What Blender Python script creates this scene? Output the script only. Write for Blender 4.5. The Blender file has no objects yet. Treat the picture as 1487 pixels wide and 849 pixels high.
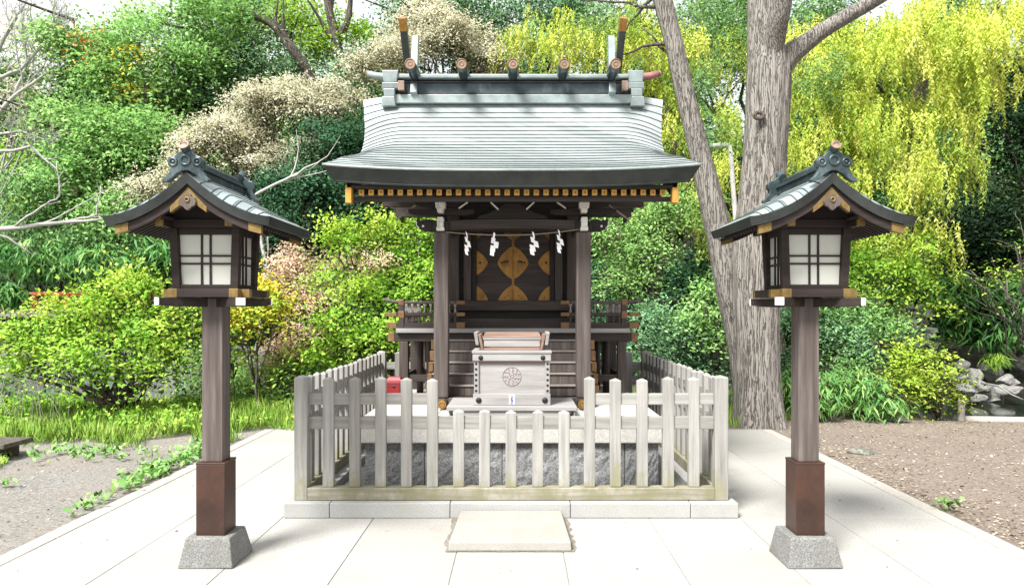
import bpy, bmesh, math, random
import numpy as np
from mathutils import Vector, Matrix

random.seed(7)
RNG = np.random.default_rng(11)
C = bpy.context.scene.collection
SC = bpy.context.scene
R = math.radians

# ------------------------------------------------------------------ camera
F = 1040.0            # focal length in photo pixels (photo is 1487 wide)
EYE = 1.55
VX, VY = 752.0, 448.0  # vanishing point of the depth direction in the photo
cam_d = bpy.data.cameras.new("camera")
cam = bpy.data.objects.new("camera", cam_d)
C.objects.link(cam)
cam.location = (0, 0, EYE)
cam.rotation_euler = (R(90), 0, 0)
cam_d.sensor_width = 36
cam_d.lens = F / 1487 * 36
cam_d.shift_x = (743.5 - VX) / 1487
cam_d.shift_y = (VY - 424.5) / 1487
cam_d.clip_start = 0.05
cam_d.clip_end = 600
SC.camera = cam

# ------------------------------------------------------------------ light
SUN_EL, SUN_AZ = 52.0, 215.0     # azimuth of the sun, clockwise from +Y (behind the camera, to the left)
w = bpy.data.worlds.new("World")
SC.world = w
w.use_nodes = True
nt = w.node_tree
bg = nt.nodes["Background"]
sky = nt.nodes.new("ShaderNodeTexSky")
sky.sky_type = 'NISHITA'
sky.sun_disc = False
sky.sun_elevation = R(SUN_EL)
sky.sun_rotation = R(SUN_AZ)
sky.air_density = 1.0
sky.dust_density = 5.0
sky.ozone_density = 0.6
tcw = nt.nodes.new("ShaderNodeTexCoord")
cl = nt.nodes.new("ShaderNodeTexNoise")
cl.inputs["Scale"].default_value = 3.2
cl.inputs["Detail"].default_value = 7
nt.links.new(tcw.outputs["Generated"], cl.inputs["Vector"])
clr = nt.nodes.new("ShaderNodeValToRGB")
clr.color_ramp.elements[0].position = 0.3
clr.color_ramp.elements[0].color = (0.45, 0.45, 0.45, 1)
clr.color_ramp.elements[1].position = 0.55
nt.links.new(cl.outputs["Fac"], clr.inputs[0])
cmx = nt.nodes.new("ShaderNodeMix")
cmx.data_type = 'RGBA'
nt.links.new(clr.outputs[0], cmx.inputs[0])
nt.links.new(sky.outputs[0], cmx.inputs[6])
cmx.inputs[7].default_value = (4.1, 4.15, 4.25, 1)     # thin bright cloud
nt.links.new(cmx.outputs[2], bg.inputs[0])
bg.inputs[1].default_value = 0.105
sd = bpy.data.lights.new("sun", 'SUN')
sd.energy = 3.2
sd.angle = R(18)
sd.color = (1.0, 0.985, 0.955)
sun = bpy.data.objects.new("sun", sd)
C.objects.link(sun)
sun.location = (-6, -8, 14)
sdir = Vector((math.sin(R(SUN_AZ)) * math.cos(R(SUN_EL)), math.cos(R(SUN_AZ)) * math.cos(R(SUN_EL)), math.sin(R(SUN_EL))))
sun.rotation_euler = sdir.to_track_quat('Z', 'Y').to_euler()
vs = SC.view_settings
vs.view_transform = 'Standard'
vs.look = 'None'
vs.gamma = 1
vs.use_curve_mapping = False
vs.exposure = 1.65
SC.cycles.max_bounces = 8
SC.cycles.transparent_max_bounces = 8


def P(px, py, Y):
    return Vector(((px - VX) * Y / F, Y, EYE + (VY - py) * Y / F))


# ------------------------------------------------------------------ materials
def new_mat(name):
    m = bpy.data.materials.new(name)
    m.use_nodes = True
    return m, m.node_tree, m.node_tree.nodes["Principled BSDF"]


def N(nt, typ, **kw):
    n = nt.nodes.new(typ)
    for k, v in kw.items():
        if hasattr(n, k):
            setattr(n, k, v)
        else:
            n.inputs[k].default_value = v
    return n


def ramp(nt, fac, stops):
    r = nt.nodes.new("ShaderNodeValToRGB")
    els = r.color_ramp.elements
    while len(els) < len(stops):
        els.new(0.5)
    for e, (p, c) in zip(els, stops):
        e.position = p
        e.color = (*c, 1) if len(c) == 3 else c
    nt.links.new(fac, r.inputs[0])
    return r.outputs[0]


def coords(nt, scale=(1, 1, 1)):
    tc = nt.nodes.new("ShaderNodeTexCoord")
    mp = nt.nodes.new("ShaderNodeMapping")
    mp.inputs["Scale"].default_value = scale
    nt.links.new(tc.outputs["Object"], mp.inputs[0])
    return mp.outputs[0]


def noise(nt, vec, scale, detail=6, rough=0.6, out="Fac"):
    n = nt.nodes.new("ShaderNodeTexNoise")
    n.inputs["Scale"].default_value = scale
    n.inputs["Detail"].default_value = detail
    n.inputs["Roughness"].default_value = rough
    nt.links.new(vec, n.inputs["Vector"])
    return n.outputs[out]


def mix(nt, fac, a, b, mode='MIX'):
    m = nt.nodes.new("ShaderNodeMix")
    m.data_type = 'RGBA'
    m.blend_type = mode
    for sock, v in ((0, fac), (6, a), (7, b)):
        if hasattr(v, "is_output"):
            nt.links.new(v, m.inputs[sock])
        elif sock == 0:
            m.inputs[0].default_value = v
        else:
            m.inputs[sock].default_value = (*v, 1)
    return m.outputs[2]


def bump(nt, b, height, strength=0.3, dist=0.02):
    n = nt.nodes.new("ShaderNodeBump")
    n.inputs["Strength"].default_value = strength
    n.inputs["Distance"].default_value = dist
    nt.links.new(height, n.inputs["Height"])
    nt.links.new(n.outputs[0], b.inputs["Normal"])


def m_wood(name, dark, mid, light, axis='z', rough=0.65, scale=1.0, moss=None, spec=0.3):
    m, nt, b = new_mat(name)
    s = {'z': (28, 28, 1.6), 'x': (1.6, 28, 28), 'y': (28, 1.6, 28)}[axis]
    v = coords(nt, tuple(q * scale for q in s))
    f = noise(nt, v, 1.0, 8, 0.65)
    col = ramp(nt, f, [(0.3, dark), (0.5, mid), (0.72, light)])
    big = noise(nt, coords(nt), 2.3, 4, 0.6)
    col = mix(nt, ramp(nt, big, [(0.35, (0, 0, 0)), (0.7, (0.35,) * 3)]), col, dark)
    if moss:
        mn = noise(nt, coords(nt, (1, 1, 0.7)), 5.5, 6, 0.7)
        sep = nt.nodes.new("ShaderNodeSeparateXYZ")
        tc = nt.nodes.new("ShaderNodeTexCoord")
        nt.links.new(tc.outputs["Object"], sep.inputs[0])
        mr = N(nt, "ShaderNodeMapRange")
        mr.inputs[1].default_value = moss[2]
        mr.inputs[2].default_value = moss[1]
        mr.inputs[3].default_value = -0.35
        mr.inputs[4].default_value = 0.1
        nt.links.new(sep.outputs[2], mr.inputs[0])
        ad = N(nt, "ShaderNodeMath", operation='ADD')
        nt.links.new(mn, ad.inputs[0])
        nt.links.new(mr.outputs[0], ad.inputs[1])
        mk = ramp(nt, ad.outputs[0], [(0.5, (0, 0, 0)), (0.66, (0.75,) * 3)])
        col = mix(nt, mk, col, moss[0])
    nt.links.new(col, b.inputs["Base Color"])
    b.inputs["Roughness"].default_value = rough
    b.inputs["Specular IOR Level"].default_value = spec
    bump(nt, b, f, 0.35, 0.004)
    return m


def m_plain(name, col, rough=0.5, metal=0.0, var=0.25, scale=9.0, bmp=0.1, spec=0.4, dirt=None):
    m, nt, b = new_mat(name)
    v = coords(nt)
    f = noise(nt, v, scale, 6, 0.65)
    d = tuple(c * (1 - var) for c in col)
    l = tuple(min(1, c * (1 + var)) for c in col)
    c = ramp(nt, f, [(0.3, d), (0.7, l)])
    if dirt:
        g = noise(nt, coords(nt, (1, 1, 0.35)), scale * 0.6, 8, 0.75)
        c = mix(nt, ramp(nt, g, [(0.52, (0, 0, 0)), (0.7, (0.8,) * 3)]), c, dirt)
    nt.links.new(c, b.inputs["Base Color"])
    rr = ramp(nt, f, [(0.3, (rough * 0.85,) * 3), (0.7, (min(1, rough * 1.15),) * 3)])
    nt.links.new(rr, b.inputs["Roughness"])
    b.inputs["Metallic"].default_value = metal
    b.inputs["Specular IOR Level"].default_value = spec
    if bmp:
        bump(nt, b, f, bmp, 0.01)
    return m


def m_stone(name, dark, mid, light, speck=120, bmp=0.3, big=3.0, rough=0.85, stain=None, bdist=0.006):
    m, nt, b = new_mat(name)
    v = coords(nt)
    f = noise(nt, v, speck, 3, 0.8)
    g = noise(nt, v, big, 8, 0.65)
    c = ramp(nt, f, [(0.36, dark), (0.5, mid), (0.66, light)])
    c = mix(nt, ramp(nt, g, [(0.35, (0, 0, 0)), (0.75, (0.5,) * 3)]), c, dark)
    if stain:
        h = noise(nt, coords(nt, (1, 1, 0.5)), big * 1.7, 8, 0.75)
        c = mix(nt, ramp(nt, h, [(0.54, (0, 0, 0)), (0.7, (0.7,) * 3)]), c, stain)
    nt.links.new(c, b.inputs["Base Color"])
    b.inputs["Roughness"].default_value = rough
    b.inputs["Specular IOR Level"].default_value = 0.25
    bump(nt, b, f, bmp, bdist)
    return m


def m_copper(name, col, dark, joint, bw, bh, rough=0.42, metal=0.35):
    """weathered copper sheets, joints by UV in metres"""
    m, nt, b = new_mat(name)
    tc = nt.nodes.new("ShaderNodeTexCoord")
    br = nt.nodes.new("ShaderNodeTexBrick")
    br.inputs["Scale"].default_value = 1.0
    br.inputs["Brick Width"].default_value = bw
    br.inputs["Row Height"].default_value = bh
    br.inputs["Mortar Size"].default_value = 0.0035
    br.inputs["Mortar Smooth"].default_value = 0.2
    br.inputs["Color1"].default_value = (0.0, 0.0, 0.0, 1)
    br.inputs["Color2"].default_value = (1, 1, 1, 1)
    br.inputs["Mortar"].default_value = (0.5, 0.5, 0.5, 1)
    nt.links.new(tc.outputs["UV"], br.inputs["Vector"])
    mp = nt.nodes.new("ShaderNodeMapping")
    mp.inputs["Scale"].default_value = (14, 1.6, 1)
    nt.links.new(tc.outputs["UV"], mp.inputs[0])
    st = noise(nt, mp.outputs[0], 1.0, 8, 0.7)
    v = coords(nt)
    g = noise(nt, v, 2.5, 6, 0.65)
    c = ramp(nt, st, [(0.3, dark), (0.52, col), (0.75, tuple(min(1, q * 1.25) for q in col))])
    c = mix(nt, ramp(nt, g, [(0.4, (0, 0, 0)), (0.75, (0.55,) * 3)]), c, dark)
    c = mix(nt, 0.18, c, br.outputs["Color"], 'OVERLAY')
    c = mix(nt, br.outputs["Fac"], c, joint)
    nt.links.new(c, b.inputs["Base Color"])
    b.inputs["Metallic"].default_value = metal
    rr = ramp(nt, g, [(0.3, (rough * 0.8,) * 3), (0.7, (rough * 1.3,) * 3)])
    nt.links.new(rr, b.inputs["Roughness"])
    inv = N(nt, "ShaderNodeMath", operation='SUBTRACT')
    inv.inputs[0].default_value = 1
    nt.links.new(br.outputs["Fac"], inv.inputs[1])
    bump(nt, b, inv.outputs[0], 0.5, 0.006)
    return m


def m_leaf(name, c1, c2, c3, trans=0.4, rough=0.6, gloss=0.02):
    kr, kg, kb = (1.2, 1.2, 1.12) if name in ('leaf_cream', 'leaf_dusty_pink', 'fallen_leaf') else (1.42, 1.42, 1.25)
    c1, c2, c3 = [(min(0.85, c[0] * kr), min(0.85, c[1] * kg), min(0.85, c[2] * kb)) for c in (c1, c2, c3)]
    m = bpy.data.materials.new(name)
    m.use_nodes = True
    nt = m.node_tree
    nt.nodes.remove(nt.nodes["Principled BSDF"])
    out = nt.nodes["Material Output"]
    at = nt.nodes.new("ShaderNodeAttribute")
    at.attribute_name = "tone"
    col = ramp(nt, at.outputs["Fac"], [(0.05, c1), (0.5, c2), (0.95, c3)])
    d = nt.nodes.new("ShaderNodeBsdfDiffuse")
    t = nt.nodes.new("ShaderNodeBsdfTranslucent")
    sn = nt.nodes.new("ShaderNodeAttribute")
    sn.attribute_name = "soft_normal"
    ge = nt.nodes.new("ShaderNodeNewGeometry")
    sc_ = nt.nodes.new("ShaderNodeVectorMath")
    sc_.operation = 'MULTIPLY_ADD'
    nt.links.new(sn.outputs["Vector"], sc_.inputs[0])
    sc_.inputs[1].default_value = (2.0, 2.0, 2.0)
    nt.links.new(ge.outputs["Normal"], sc_.inputs[2])
    nz = nt.nodes.new("ShaderNodeVectorMath")
    nz.operation = 'NORMALIZE'
    nt.links.new(sc_.outputs[0], nz.inputs[0])
    nt.links.new(nz.outputs[0], d.inputs["Normal"])
    nt.links.new(nz.outputs[0], t.inputs["Normal"])
    g = nt.nodes.new("ShaderNodeBsdfGlossy")
    g.inputs["Roughness"].default_value = rough
    g.inputs["Color"].default_value = (0.8, 0.85, 0.8, 1)
    nt.links.new(col, d.inputs[0])
    tcol = mix(nt, 1.0, col, (1.0, 1.0, 0.55), 'MULTIPLY')
    tb = mix(nt, 1.0, tcol, (1.5, 1.5, 1.5), 'MULTIPLY')
    nt.links.new(tb, t.inputs[0])
    m1 = nt.nodes.new("ShaderNodeMixShader")
    m1.inputs[0].default_value = trans
    nt.links.new(d.outputs[0], m1.inputs[1])
    nt.links.new(t.outputs[0], m1.inputs[2])
    m2 = nt.nodes.new("ShaderNodeMixShader")
    m2.inputs[0].default_value = gloss
    nt.links.new(m1.outputs[0], m2.inputs[1])
    nt.links.new(g.outputs[0], m2.inputs[2])
    nt.links.new(m2.outputs[0], out.inputs[0])
    return m


def m_bark(name, dark, mid, light, sc=1.0, strength=0.9):
    m, nt, b = new_mat(name)
    w_ = noise(nt, coords(nt, (3 * sc, 3 * sc, 2.2 * sc)), 1.0, 3, 0.5, "Color")
    base = coords(nt, (24 * sc, 24 * sc, 1.0 * sc))
    mx = nt.nodes.new("ShaderNodeVectorMath")
    mx.operation = 'MULTIPLY_ADD'
    nt.links.new(w_, mx.inputs[0])
    mx.inputs[1].default_value = (1.9, 1.9, 0.3)
    nt.links.new(base, mx.inputs[2])
    f = noise(nt, mx.outputs[0], 1.0, 5, 0.6)
    f2 = noise(nt, coords(nt, (60 * sc, 60 * sc, 4 * sc)), 1.0, 4, 0.7)
    sb_ = N(nt, "ShaderNodeMath", operation='SUBTRACT')
    nt.links.new(f, sb_.inputs[0])
    sb_.inputs[1].default_value = 0.5
    ab = N(nt, "ShaderNodeMath", operation='ABSOLUTE')
    nt.links.new(sb_.outputs[0], ab.inputs[0])
    f = ab.outputs[0]
    c = ramp(nt, f, [(0.0, dark), (0.012, mid), (0.045, light)])
    c = mix(nt, 0.3, c, ramp(nt, f2, [(0.3, dark), (0.7, light)]))
    g = noise(nt, coords(nt), 1.7, 5, 0.6)
    c = mix(nt, ramp(nt, g, [(0.45, (0, 0, 0)), (0.75, (0.4,) * 3)]), c, mid)
    nt.links.new(c, b.inputs["Base Color"])
    b.inputs["Roughness"].default_value = 0.9
    b.inputs["Specular IOR Level"].default_value = 0.15
    h = ramp(nt, f, [(0.0, (0, 0, 0)), (0.04, (1, 1, 1))])
    bump(nt, b, h, strength, 0.03)
    return m


M = {}
M['wood_v'] = m_wood('aged_brown_wood', (0.035, 0.026, 0.022), (0.058, 0.045, 0.039), (0.105, 0.085, 0.076), 'z')
M['wood_x'] = m_wood('aged_brown_wood_across', (0.025, 0.019, 0.0165), (0.043, 0.033, 0.029), (0.075, 0.06, 0.054), 'x')
M['wood_y'] = m_wood('aged_brown_wood_deep', (0.025, 0.019, 0.0165), (0.043, 0.033, 0.029), (0.075, 0.06, 0.054), 'y')
M['post'] = m_wood('weathered_post_wood', (0.052, 0.041, 0.036), (0.09, 0.072, 0.064), (0.165, 0.139, 0.126), 'z')
M['lant'] = m_wood('lantern_brown_wood', (0.013, 0.0085, 0.007), (0.023, 0.0155, 0.013), (0.042, 0.03, 0.026), 'x')
M['dark'] = m_wood('dark_shrine_wood', (0.012, 0.0095, 0.0085), (0.02, 0.016, 0.0145), (0.034, 0.028, 0.025), 'x')
M['tread'] = m_wood('worn_tread_wood', (0.15, 0.13, 0.115), (0.25, 0.225, 0.2), (0.36, 0.33, 0.3), 'x')
M['fence'] = m_wood('silvered_fence_wood', (0.185, 0.18, 0.166), (0.295, 0.288, 0.27), (0.4, 0.392, 0.372), 'z', 0.8,
                    moss=((0.22, 0.21, 0.11), 0.1, 0.6))
M['fence_x'] = m_wood('silvered_fence_rail', (0.185, 0.18, 0.166), (0.295, 0.288, 0.27), (0.4, 0.392, 0.372), 'x', 0.8,
                      moss=((0.2, 0.19, 0.1), 0.05, 0.42))
M['fence_y'] = m_wood('silvered_fence_rail_deep', (0.185, 0.18, 0.166), (0.295, 0.288, 0.27), (0.4, 0.392, 0.372), 'y', 0.8,
                      moss=((0.2, 0.19, 0.1), 0.05, 0.42))
M['sill'] = m_wood('mossy_sill_wood', (0.16, 0.14, 0.105), (0.27, 0.25, 0.2), (0.38, 0.36, 0.31), 'x', 0.85,
                   moss=((0.17, 0.165, 0.09), 0.1, 0.22))
M['box'] = m_wood('pale_offering_wood', (0.215, 0.204, 0.194), (0.295, 0.283, 0.272), (0.38, 0.368, 0.357), 'x', 0.7)
M['boxv'] = m_wood('pale_offering_post_wood', (0.215, 0.204, 0.194), (0.295, 0.283, 0.272), (0.38, 0.368, 0.357), 'z', 0.7)
M['boxred'] = m_wood('reddish_slat_wood', (0.17, 0.105, 0.078), (0.27, 0.175, 0.135), (0.38, 0.275, 0.225), 'x', 0.6)
M['gold'] = m_plain('gilt_copper', (0.3, 0.155, 0.035), 0.5, 0.45, 0.3, 14, 0.15, dirt=(0.13, 0.065, 0.025))
M['cop'] = m_plain('brown_copper', (0.2, 0.115, 0.055), 0.5, 0.4, 0.35, 18, 0.1, dirt=(0.09, 0.05, 0.03))
M['gilt'] = m_plain('bright_gilt', (0.5, 0.27, 0.055), 0.5, 0.3, 0.25, 18, 0.1)
M['brass'] = m_plain('dull_brass', (0.19, 0.125, 0.04), 0.55, 0.4, 0.35, 16, 0.15, dirt=(0.07, 0.045, 0.02))
M['pink'] = m_plain('faded_copper_face', (0.22, 0.16, 0.12), 0.6, 0.25, 0.25, 22, 0.1)
M['rosy'] = m_plain('rosy_copper_and_reflection', (0.3, 0.14, 0.13), 0.5, 0.35, 0.25, 14, 0.1)  # copper of the finial rings, also the reflected tint of one horn
M['white'] = m_plain('white_paint_and_highlight', (0.7, 0.68, 0.63), 0.7, 0, 0.12, 18, 0.1, dirt=(0.3, 0.27, 0.23))  # paint of bracket ends and noses, also the drawn highlight bars
M['lwhite'] = m_plain('clean_white_paint', (0.8, 0.8, 0.8), 0.6, 0, 0.05, 10, 0.05)
M['paper'] = m_plain('white_paper', (0.85, 0.85, 0.85), 0.8, 0, 0.03, 10, 0)
M['pane'] = m_plain('milky_pane', (0.47, 0.48, 0.43), 0.35, 0, 0.07, 3, 0.02)
M['iron'] = m_plain('black_iron', (0.03, 0.03, 0.034), 0.45, 0.6, 0.3, 20, 0.1)
M['sheath'] = m_plain('brown_metal_sheath', (0.045, 0.023, 0.017), 0.42, 0.1, 0.3, 4, 0.06, dirt=(0.022, 0.012, 0.01))
_nt = M['sheath'].node_tree
_b = _nt.nodes["Principled BSDF"]
_src = _b.inputs["Base Color"].links[0].from_socket
_r = noise(_nt, coords(_nt, (1, 1, 0.8)), 5.5, 6, 0.65)
_c = mix(_nt, ramp(_nt, _r, [(0.46, (0, 0, 0)), (0.62, (0.8,) * 3)]), _src, (0.075, 0.029, 0.018))
_s = noise(_nt, coords(_nt), 85, 2, 0.4)
_c = mix(_nt, ramp(_nt, _s, [(0.77, (0, 0, 0)), (0.8, (0.6,) * 3)]), _c, (0.3, 0.27, 0.24))
_nt.links.new(_c, _b.inputs["Base Color"])
M['roof'] = m_copper('pale_copper_roof', (0.37, 0.41, 0.404), (0.28, 0.315, 0.31), (0.24, 0.27, 0.27), 0.42, 0.5)
M['lroof'] = m_copper('green_copper_tiles', (0.33, 0.39, 0.39), (0.21, 0.26, 0.26), (0.05, 0.07, 0.07), 0.19, 0.105, 0.36)
M['edge'] = m_plain('dark_green_copper', (0.04, 0.045, 0.043), 0.42, 0.4, 0.35, 7, 0.08)
M['ridge'] = m_plain('blue_green_copper', (0.045, 0.066, 0.07), 0.36, 0.45, 0.4, 9, 0.1, dirt=(0.16, 0.2, 0.2))
M['rgrey'] = m_plain('grey_green_copper', (0.24, 0.285, 0.28), 0.42, 0.35, 0.25, 6, 0.06)
M['granite'] = m_stone('pale_granite', (0.22, 0.22, 0.21), (0.34, 0.34, 0.325), (0.47, 0.47, 0.45), 150, 0.2, 3, stain=(0.33, 0.31, 0.24))
M['granite_d'] = m_stone('grey_granite', (0.09, 0.09, 0.085), (0.18, 0.18, 0.17), (0.3, 0.3, 0.285), 110, 0.35, 4, stain=(0.14, 0.13, 0.1))
M['rough'] = m_stone('rough_hewn_granite', (0.12, 0.122, 0.121), (0.26, 0.262, 0.261), (0.4, 0.4, 0.395), 70, 0.8, 5, bdist=0.012)
M['step'] = m_stone('sandy_step_stone', (0.235, 0.226, 0.2), (0.305, 0.296, 0.268), (0.36, 0.352, 0.325), 140, 0.15, 3, stain=(0.28, 0.26, 0.2))
M['cap'] = m_stone('pale_cap_stone', (0.33, 0.32, 0.29), (0.46, 0.45, 0.42), (0.56, 0.55, 0.52), 130, 0.2, 3, stain=(0.24, 0.22, 0.18))
M['pave'] = m_stone('pale_concrete', (0.26, 0.25, 0.228), (0.335, 0.325, 0.302), (0.375, 0.365, 0.343), 60, 0.08, 0.8, stain=(0.262, 0.243, 0.207))
M['mortar'] = m_stone('grey_mortar', (0.2, 0.19, 0.17), (0.28, 0.265, 0.24), (0.36, 0.345, 0.315), 60, 0.1, 2)
M['rock'] = m_stone('pale_rock', (0.14, 0.137, 0.128), (0.26, 0.255, 0.24), (0.38, 0.375, 0.36), 30, 0.5, 3, bdist=0.02)
M['rockd'] = m_stone('mossy_rock', (0.07, 0.07, 0.055), (0.15, 0.145, 0.12), (0.28, 0.27, 0.24), 14, 0.7, 2, bdist=0.03)
M['red'] = m_plain('red_painted_metal', (0.2, 0.012, 0.014), 0.45, 0, 0.15, 9, 0.05)
M['redpink'] = m_plain('faded_red_lid', (0.24, 0.03, 0.035), 0.5, 0, 0.15, 9, 0.05)
M['blue'] = m_plain('blue_ink', (0.05, 0.05, 0.3), 0.6, 0, 0.05, 10, 0)
M['vermil'] = m_plain('vermilion_paint', (0.28, 0.022, 0.02), 0.55, 0, 0.15, 9, 0.05)
M['rope'] = m_plain('straw_cord', (0.24, 0.2, 0.14), 0.9, 0, 0.2, 60, 0.2)
M['pole'] = m_plain('white_pipe_paint', (0.55, 0.54, 0.5), 0.5, 0, 0.12, 12, 0.05, dirt=(0.32, 0.28, 0.22))
M['crestline'] = m_plain('brown_carved_line', (0.215, 0.17, 0.158), 0.8, 0, 0.1, 20, 0)
M['bark'] = m_bark('pale_furrowed_bark', (0.1, 0.086, 0.073), (0.2, 0.18, 0.158), (0.27, 0.25, 0.224), 1.6)
M['bark2'] = m_bark('grey_brown_bark', (0.03, 0.025, 0.021), (0.08, 0.066, 0.055), (0.16, 0.135, 0.115), 2.0)
M['bark3'] = m_bark('bleached_bark', (0.2, 0.185, 0.175), (0.35, 0.33, 0.315), (0.5, 0.48, 0.46), 2.5, 0.4)

L = {}
L['bright'] = m_leaf('leaf_bright_green', (0.1, 0.22, 0.065), (0.19, 0.355, 0.12), (0.3, 0.46, 0.19))
L['mid'] = m_leaf('leaf_mid_green', (0.055, 0.14, 0.05), (0.11, 0.225, 0.085), (0.2, 0.32, 0.13))
L['dark'] = m_leaf('leaf_dark_green', (0.018, 0.06, 0.03), (0.035, 0.1, 0.052), (0.07, 0.15, 0.08), 0.25)
L['deep'] = m_leaf('leaf_blackish_green', (0.006, 0.018, 0.009), (0.011, 0.03, 0.013), (0.022, 0.05, 0.02), 0.15)
L['blue'] = m_leaf('leaf_blue_green', (0.075, 0.175, 0.1), (0.145, 0.275, 0.16), (0.22, 0.36, 0.22), 0.3)
L['cream'] = m_leaf('leaf_cream', (0.44, 0.42, 0.32), (0.53, 0.51, 0.41), (0.6, 0.58, 0.5), 0.3)
L['lime'] = m_leaf('leaf_yellow_green', (0.17, 0.31, 0.035), (0.31, 0.43, 0.06), (0.48, 0.54, 0.13))
L['willow'] = m_leaf('leaf_weeping_lime', (0.26, 0.36, 0.06), (0.46, 0.53, 0.11), (0.6, 0.61, 0.2), 0.5)
L['maple'] = m_leaf('leaf_maple', (0.1, 0.25, 0.03), (0.22, 0.39, 0.05), (0.42, 0.49, 0.1))
L['yellow'] = m_leaf('leaf_golden', (0.46, 0.44, 0.05), (0.6, 0.52, 0.06), (0.68, 0.42, 0.06))
L['pink'] = m_leaf('leaf_dusty_pink', (0.42, 0.31, 0.22), (0.58, 0.42, 0.34), (0.68, 0.55, 0.47), 0.35)
L['orange'] = m_leaf('leaf_orange', (0.5, 0.18, 0.06), (0.6, 0.26, 0.1), (0.66, 0.36, 0.2), 0.35)
L['grass'] = m_leaf('grass_green', (0.08, 0.165, 0.022), (0.16, 0.27, 0.042), (0.29, 0.36, 0.1))
L['sasa'] = m_leaf('bamboo_leaf', (0.035, 0.12, 0.035), (0.09, 0.23, 0.065), (0.24, 0.36, 0.13), 0.35)
L['litter'] = m_leaf('fallen_leaf', (0.1, 0.07, 0.05), (0.24, 0.185, 0.145), (0.45, 0.39, 0.33), 0.1)
L['twig'] = M['bark3']

# ------------------------------------------------------------------ object helpers
OFF = {}      # world offset of a thing's root, for parts given in world coordinates


def tag(o, label=None, cat=None, group=None, kind=None):
    if label:
        o['label'] = label
    if cat:
        o['category'] = cat
    if group:
        o['group'] = group
    if kind:
        o['kind'] = kind
    return o


def thing(name, label, cat, loc=(0, 0, 0), group=None):
    o = bpy.data.objects.new(name, None)
    C.objects.link(o)
    o.location = loc
    o.empty_display_size = 0.2
    OFF[o.name] = Vector(loc)
    return tag(o, label, cat, group)


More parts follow.
